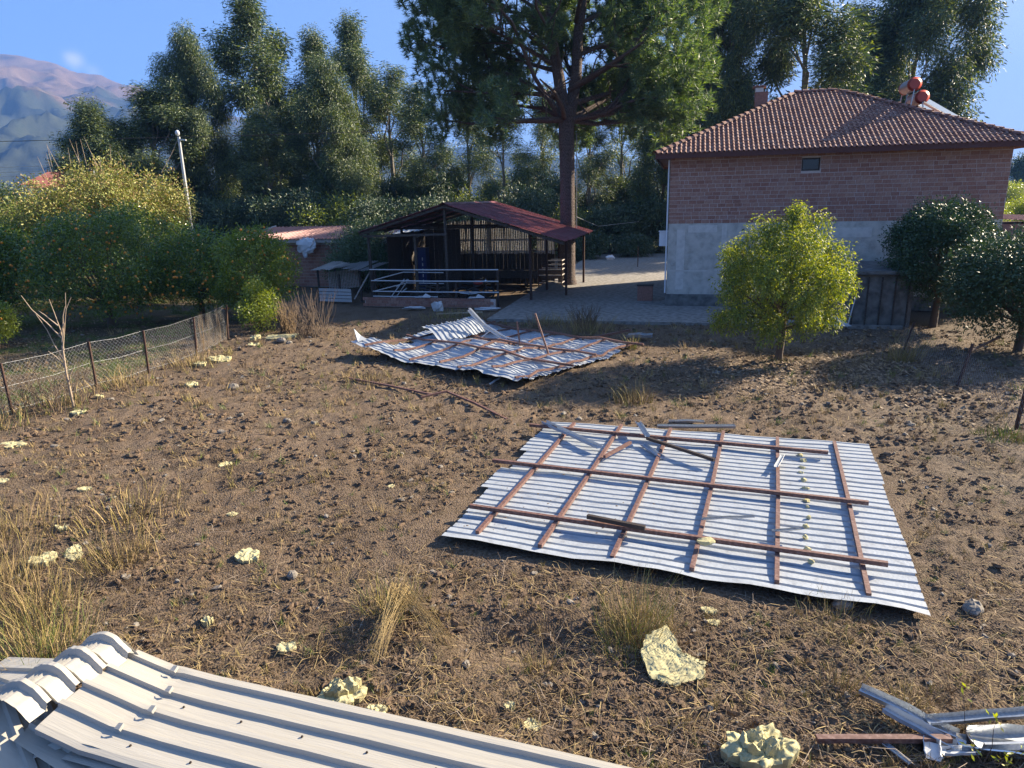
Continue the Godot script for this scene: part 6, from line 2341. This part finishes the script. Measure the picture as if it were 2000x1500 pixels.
func make_ground_cover() -> void:
	rng.seed = 800
	# clods and stones
	for k in 5:
		var b := MB.new()
		b.lump(Vector3.ZERO, Vector3(1, 0.55, 0.8), soft, 0.95, 8, 5, k * 31.0)
		var places := []
		var n := 10000 if k < 4 else 2000
		for i in n:
			var p := field_spot()
			if soft.get_noise_2d(p.x * 0.45 + 90.0, p.z * 0.45) < 0.0 and rng.randf() < 0.75:
				continue
			var s := 0.010 + 0.042 * pow(rng.randf(), 3.5)
			s *= clampf(-p.z / 9.0, 1.0, 1.6)
			p.y = ground_h(p.x, p.z) + s * 0.15
			places.append(Transform3D(turned(rf(0, TAU), 1.0, rf(-0.5, 0.5)) * Basis.from_scale(Vector3(s * rf(0.7, 1.5), s, s)), p))
		var o := many("soil_clods" if k < 4 else "pebbles", b.mesh(M.clod if k < 4 else M.stone), places)
		tag(o, "loose brown clods of earth strewn over the field" if k < 4 else "pale pebbles strewn over the field", "soil" if k < 4 else "pebbles")
	# straw and stalks lying about
	var mats := [M.straw, M.straw_dark, M.straw_dark, M.twig]
	for k in 4:
		var b := MB.new()
		for j in 5:
			var a := rf(0, TAU)
			var d := Vector3(cos(a), 0, sin(a))
			var L := rf(0.05, 0.2)
			var c := Vector3(rf(-0.12, 0.12), rf(0.004, 0.02), rf(-0.12, 0.12))
			var side := Vector3(-d.z, 0, d.x) * 0.0028
			var m := c + d * L * 0.5 + Vector3(rf(-0.015, 0.015), rf(0.0, 0.035), rf(-0.015, 0.015))
			var e := c + d * L + side * rf(-9, 9)
			b.quad(c - side, m - side, m + side, c + side)
			b.tri(m - side, e, m + side)
		var places := []
		for i in 2600:
			var p := field_spot()
			var dens := 0.25 + 0.8 * soft.get_noise_2d(p.x * 0.5 + 20.0, p.z * 0.5) + clampf((p.z + 9.0) / 4.0, 0, 0.3)
			if rng.randf() > dens:
				continue
			p.y = ground_h(p.x, p.z) + 0.006
			places.append(Transform3D(turned(rf(0, TAU), rf(0.7, 1.5) * clampf(-p.z / 10.0, 1.0, 1.9), rf(-0.15, 0.15)), p))
		tag(many("straw_litter", b.mesh(mats[k]), places), "dry straw and broken stalks littering the soil", "straw")
	# long bent stalks
	for k in 3:
		var b := MB.new()
		for j in 4:
			var a := rf(0, TAU)
			var d := Vector3(cos(a), 0, sin(a))
			var L := rf(0.25, 0.6)
			var c := Vector3(rf(-0.2, 0.2), 0.008, rf(-0.2, 0.2))
			var sw := Vector3(-d.z, 0, d.x) * rf(-0.12, 0.12)
			b.tube([c, c + d * L * 0.35 + sw * 0.6 + Vector3(0, rf(0.01, 0.08), 0), c + d * L * 0.7 + sw + Vector3(0, rf(0.0, 0.06), 0), c + d * L], [0.0035, 0.003, 0.0025, 0.0015], 3, false)
		var places := []
		for i in 300:
			var p := field_spot()
			if rng.randf() > 0.4 + clampf((p.z + 10.0) / 5.0, 0, 0.6):
				continue
			p.y = ground_h(p.x, p.z) + 0.004
			places.append(Transform3D(turned(rf(0, TAU), rf(0.7, 1.3)), p))
		tag(many("bent_stalks", b.mesh([M.straw, M.pale_twig, M.straw_dark][k]), places), "long bent dry stalks lying across the soil", "stalks")
	# small tufts
	for k in 4:
		var b := MB.new()
		for j in 14:
			var a := rf(0, TAU)
			var g := Vector3(cos(a) * rf(0.2, 0.9), 1, sin(a) * rf(0.2, 0.9)).normalized()
			var p := Vector3(rf(-0.04, 0.04), -0.01, rf(-0.04, 0.04))
			var L := rf(0.04, 0.13)
			var side := g.cross(Vector3(rf(-1, 1), 0, rf(-1, 1))).normalized() * 0.0032
			b.tri(p - side, p + g * L, p + side)
		var places := []
		for i in [800, 1000, 1300, 2800][k]:
			var p := field_spot()
			if soft.get_noise_2d(p.x * 0.6 - 40.0 + k * 3.0, p.z * 0.6) < -0.02:
				continue
			p.y = ground_h(p.x, p.z)
			places.append(Transform3D(turned(rf(0, TAU), rf(0.6, 1.5) * clampf(-p.z / 9.0, 1.0, 2.0)), p))
		var m: Material = [M.grass_green, M.straw_olive, M.straw, M.straw_dark][k]
		tag(many("grass_tufts", b.mesh(m), places), "short sparse grass sprouting across the field", "grass")
	# fallen leaves below the trees on the right, and by the orchard
	var lf := MB.new()
	lf.tri(Vector3(-0.03, 0, 0), Vector3(0, 0.012, 0.045), Vector3(0.03, 0.004, 0))
	lf.tri(Vector3(-0.03, 0, 0), Vector3(0.03, 0.004, 0), Vector3(0, 0.01, -0.045))
	var leaves := []
	for i in 9000:
		var p := Vector3(rf(9.5, 22.0), 0, rf(-30.0, -13.0))
		if i % 4 == 0:
			p = Vector3(8.0 + rng.randfn() * 2.0, 0, -18.8 + rng.randfn() * 1.5)
		elif i % 4 == 1:
			p = Vector3(rf(-24.0, -10.0), 0, rf(-31.0, -21.0))
		if in_yard(p):
			continue
		p.y = ground_h(p.x, p.z) + 0.012
		leaves.append(Transform3D(turned(rf(0, TAU), rf(0.8, 1.6), rf(-0.5, 0.5)), p))
	tag(many("fallen_leaves", lf.mesh(M.dead_leaf), leaves), "pale fallen leaves carpeting the soil below the trees", "leaves")
	# orchard grass
	var og := MB.new()
	for j in 20:
		var a := rf(0, TAU)
		var g := Vector3(cos(a) * rf(0.1, 0.6), 1, sin(a) * rf(0.1, 0.6)).normalized()
		var p := Vector3(rf(-0.15, 0.15), -0.01, rf(-0.15, 0.15))
		var side := g.cross(Vector3(rf(-1, 1), 0, rf(-1, 1))).normalized() * 0.006
		og.tri(p - side, p + g * rf(0.1, 0.28), p + side)
	var ogp := []
	for i in 2600:
		var p := Vector3(rf(-30.0, -11.5), 0, rf(-44.0, -15.0))
		if soft.get_noise_2d(p.x * 0.4, p.z * 0.4 + 50.0) < 0.05:
			continue
		p.y = ground_h(p.x, p.z)
		ogp.append(Transform3D(turned(rf(0, TAU), rf(0.7, 1.3)), p))
	tag(many("orchard_grass", og.mesh(M.grass_green), ogp), "green grass growing in patches under the orange trees", "grass")
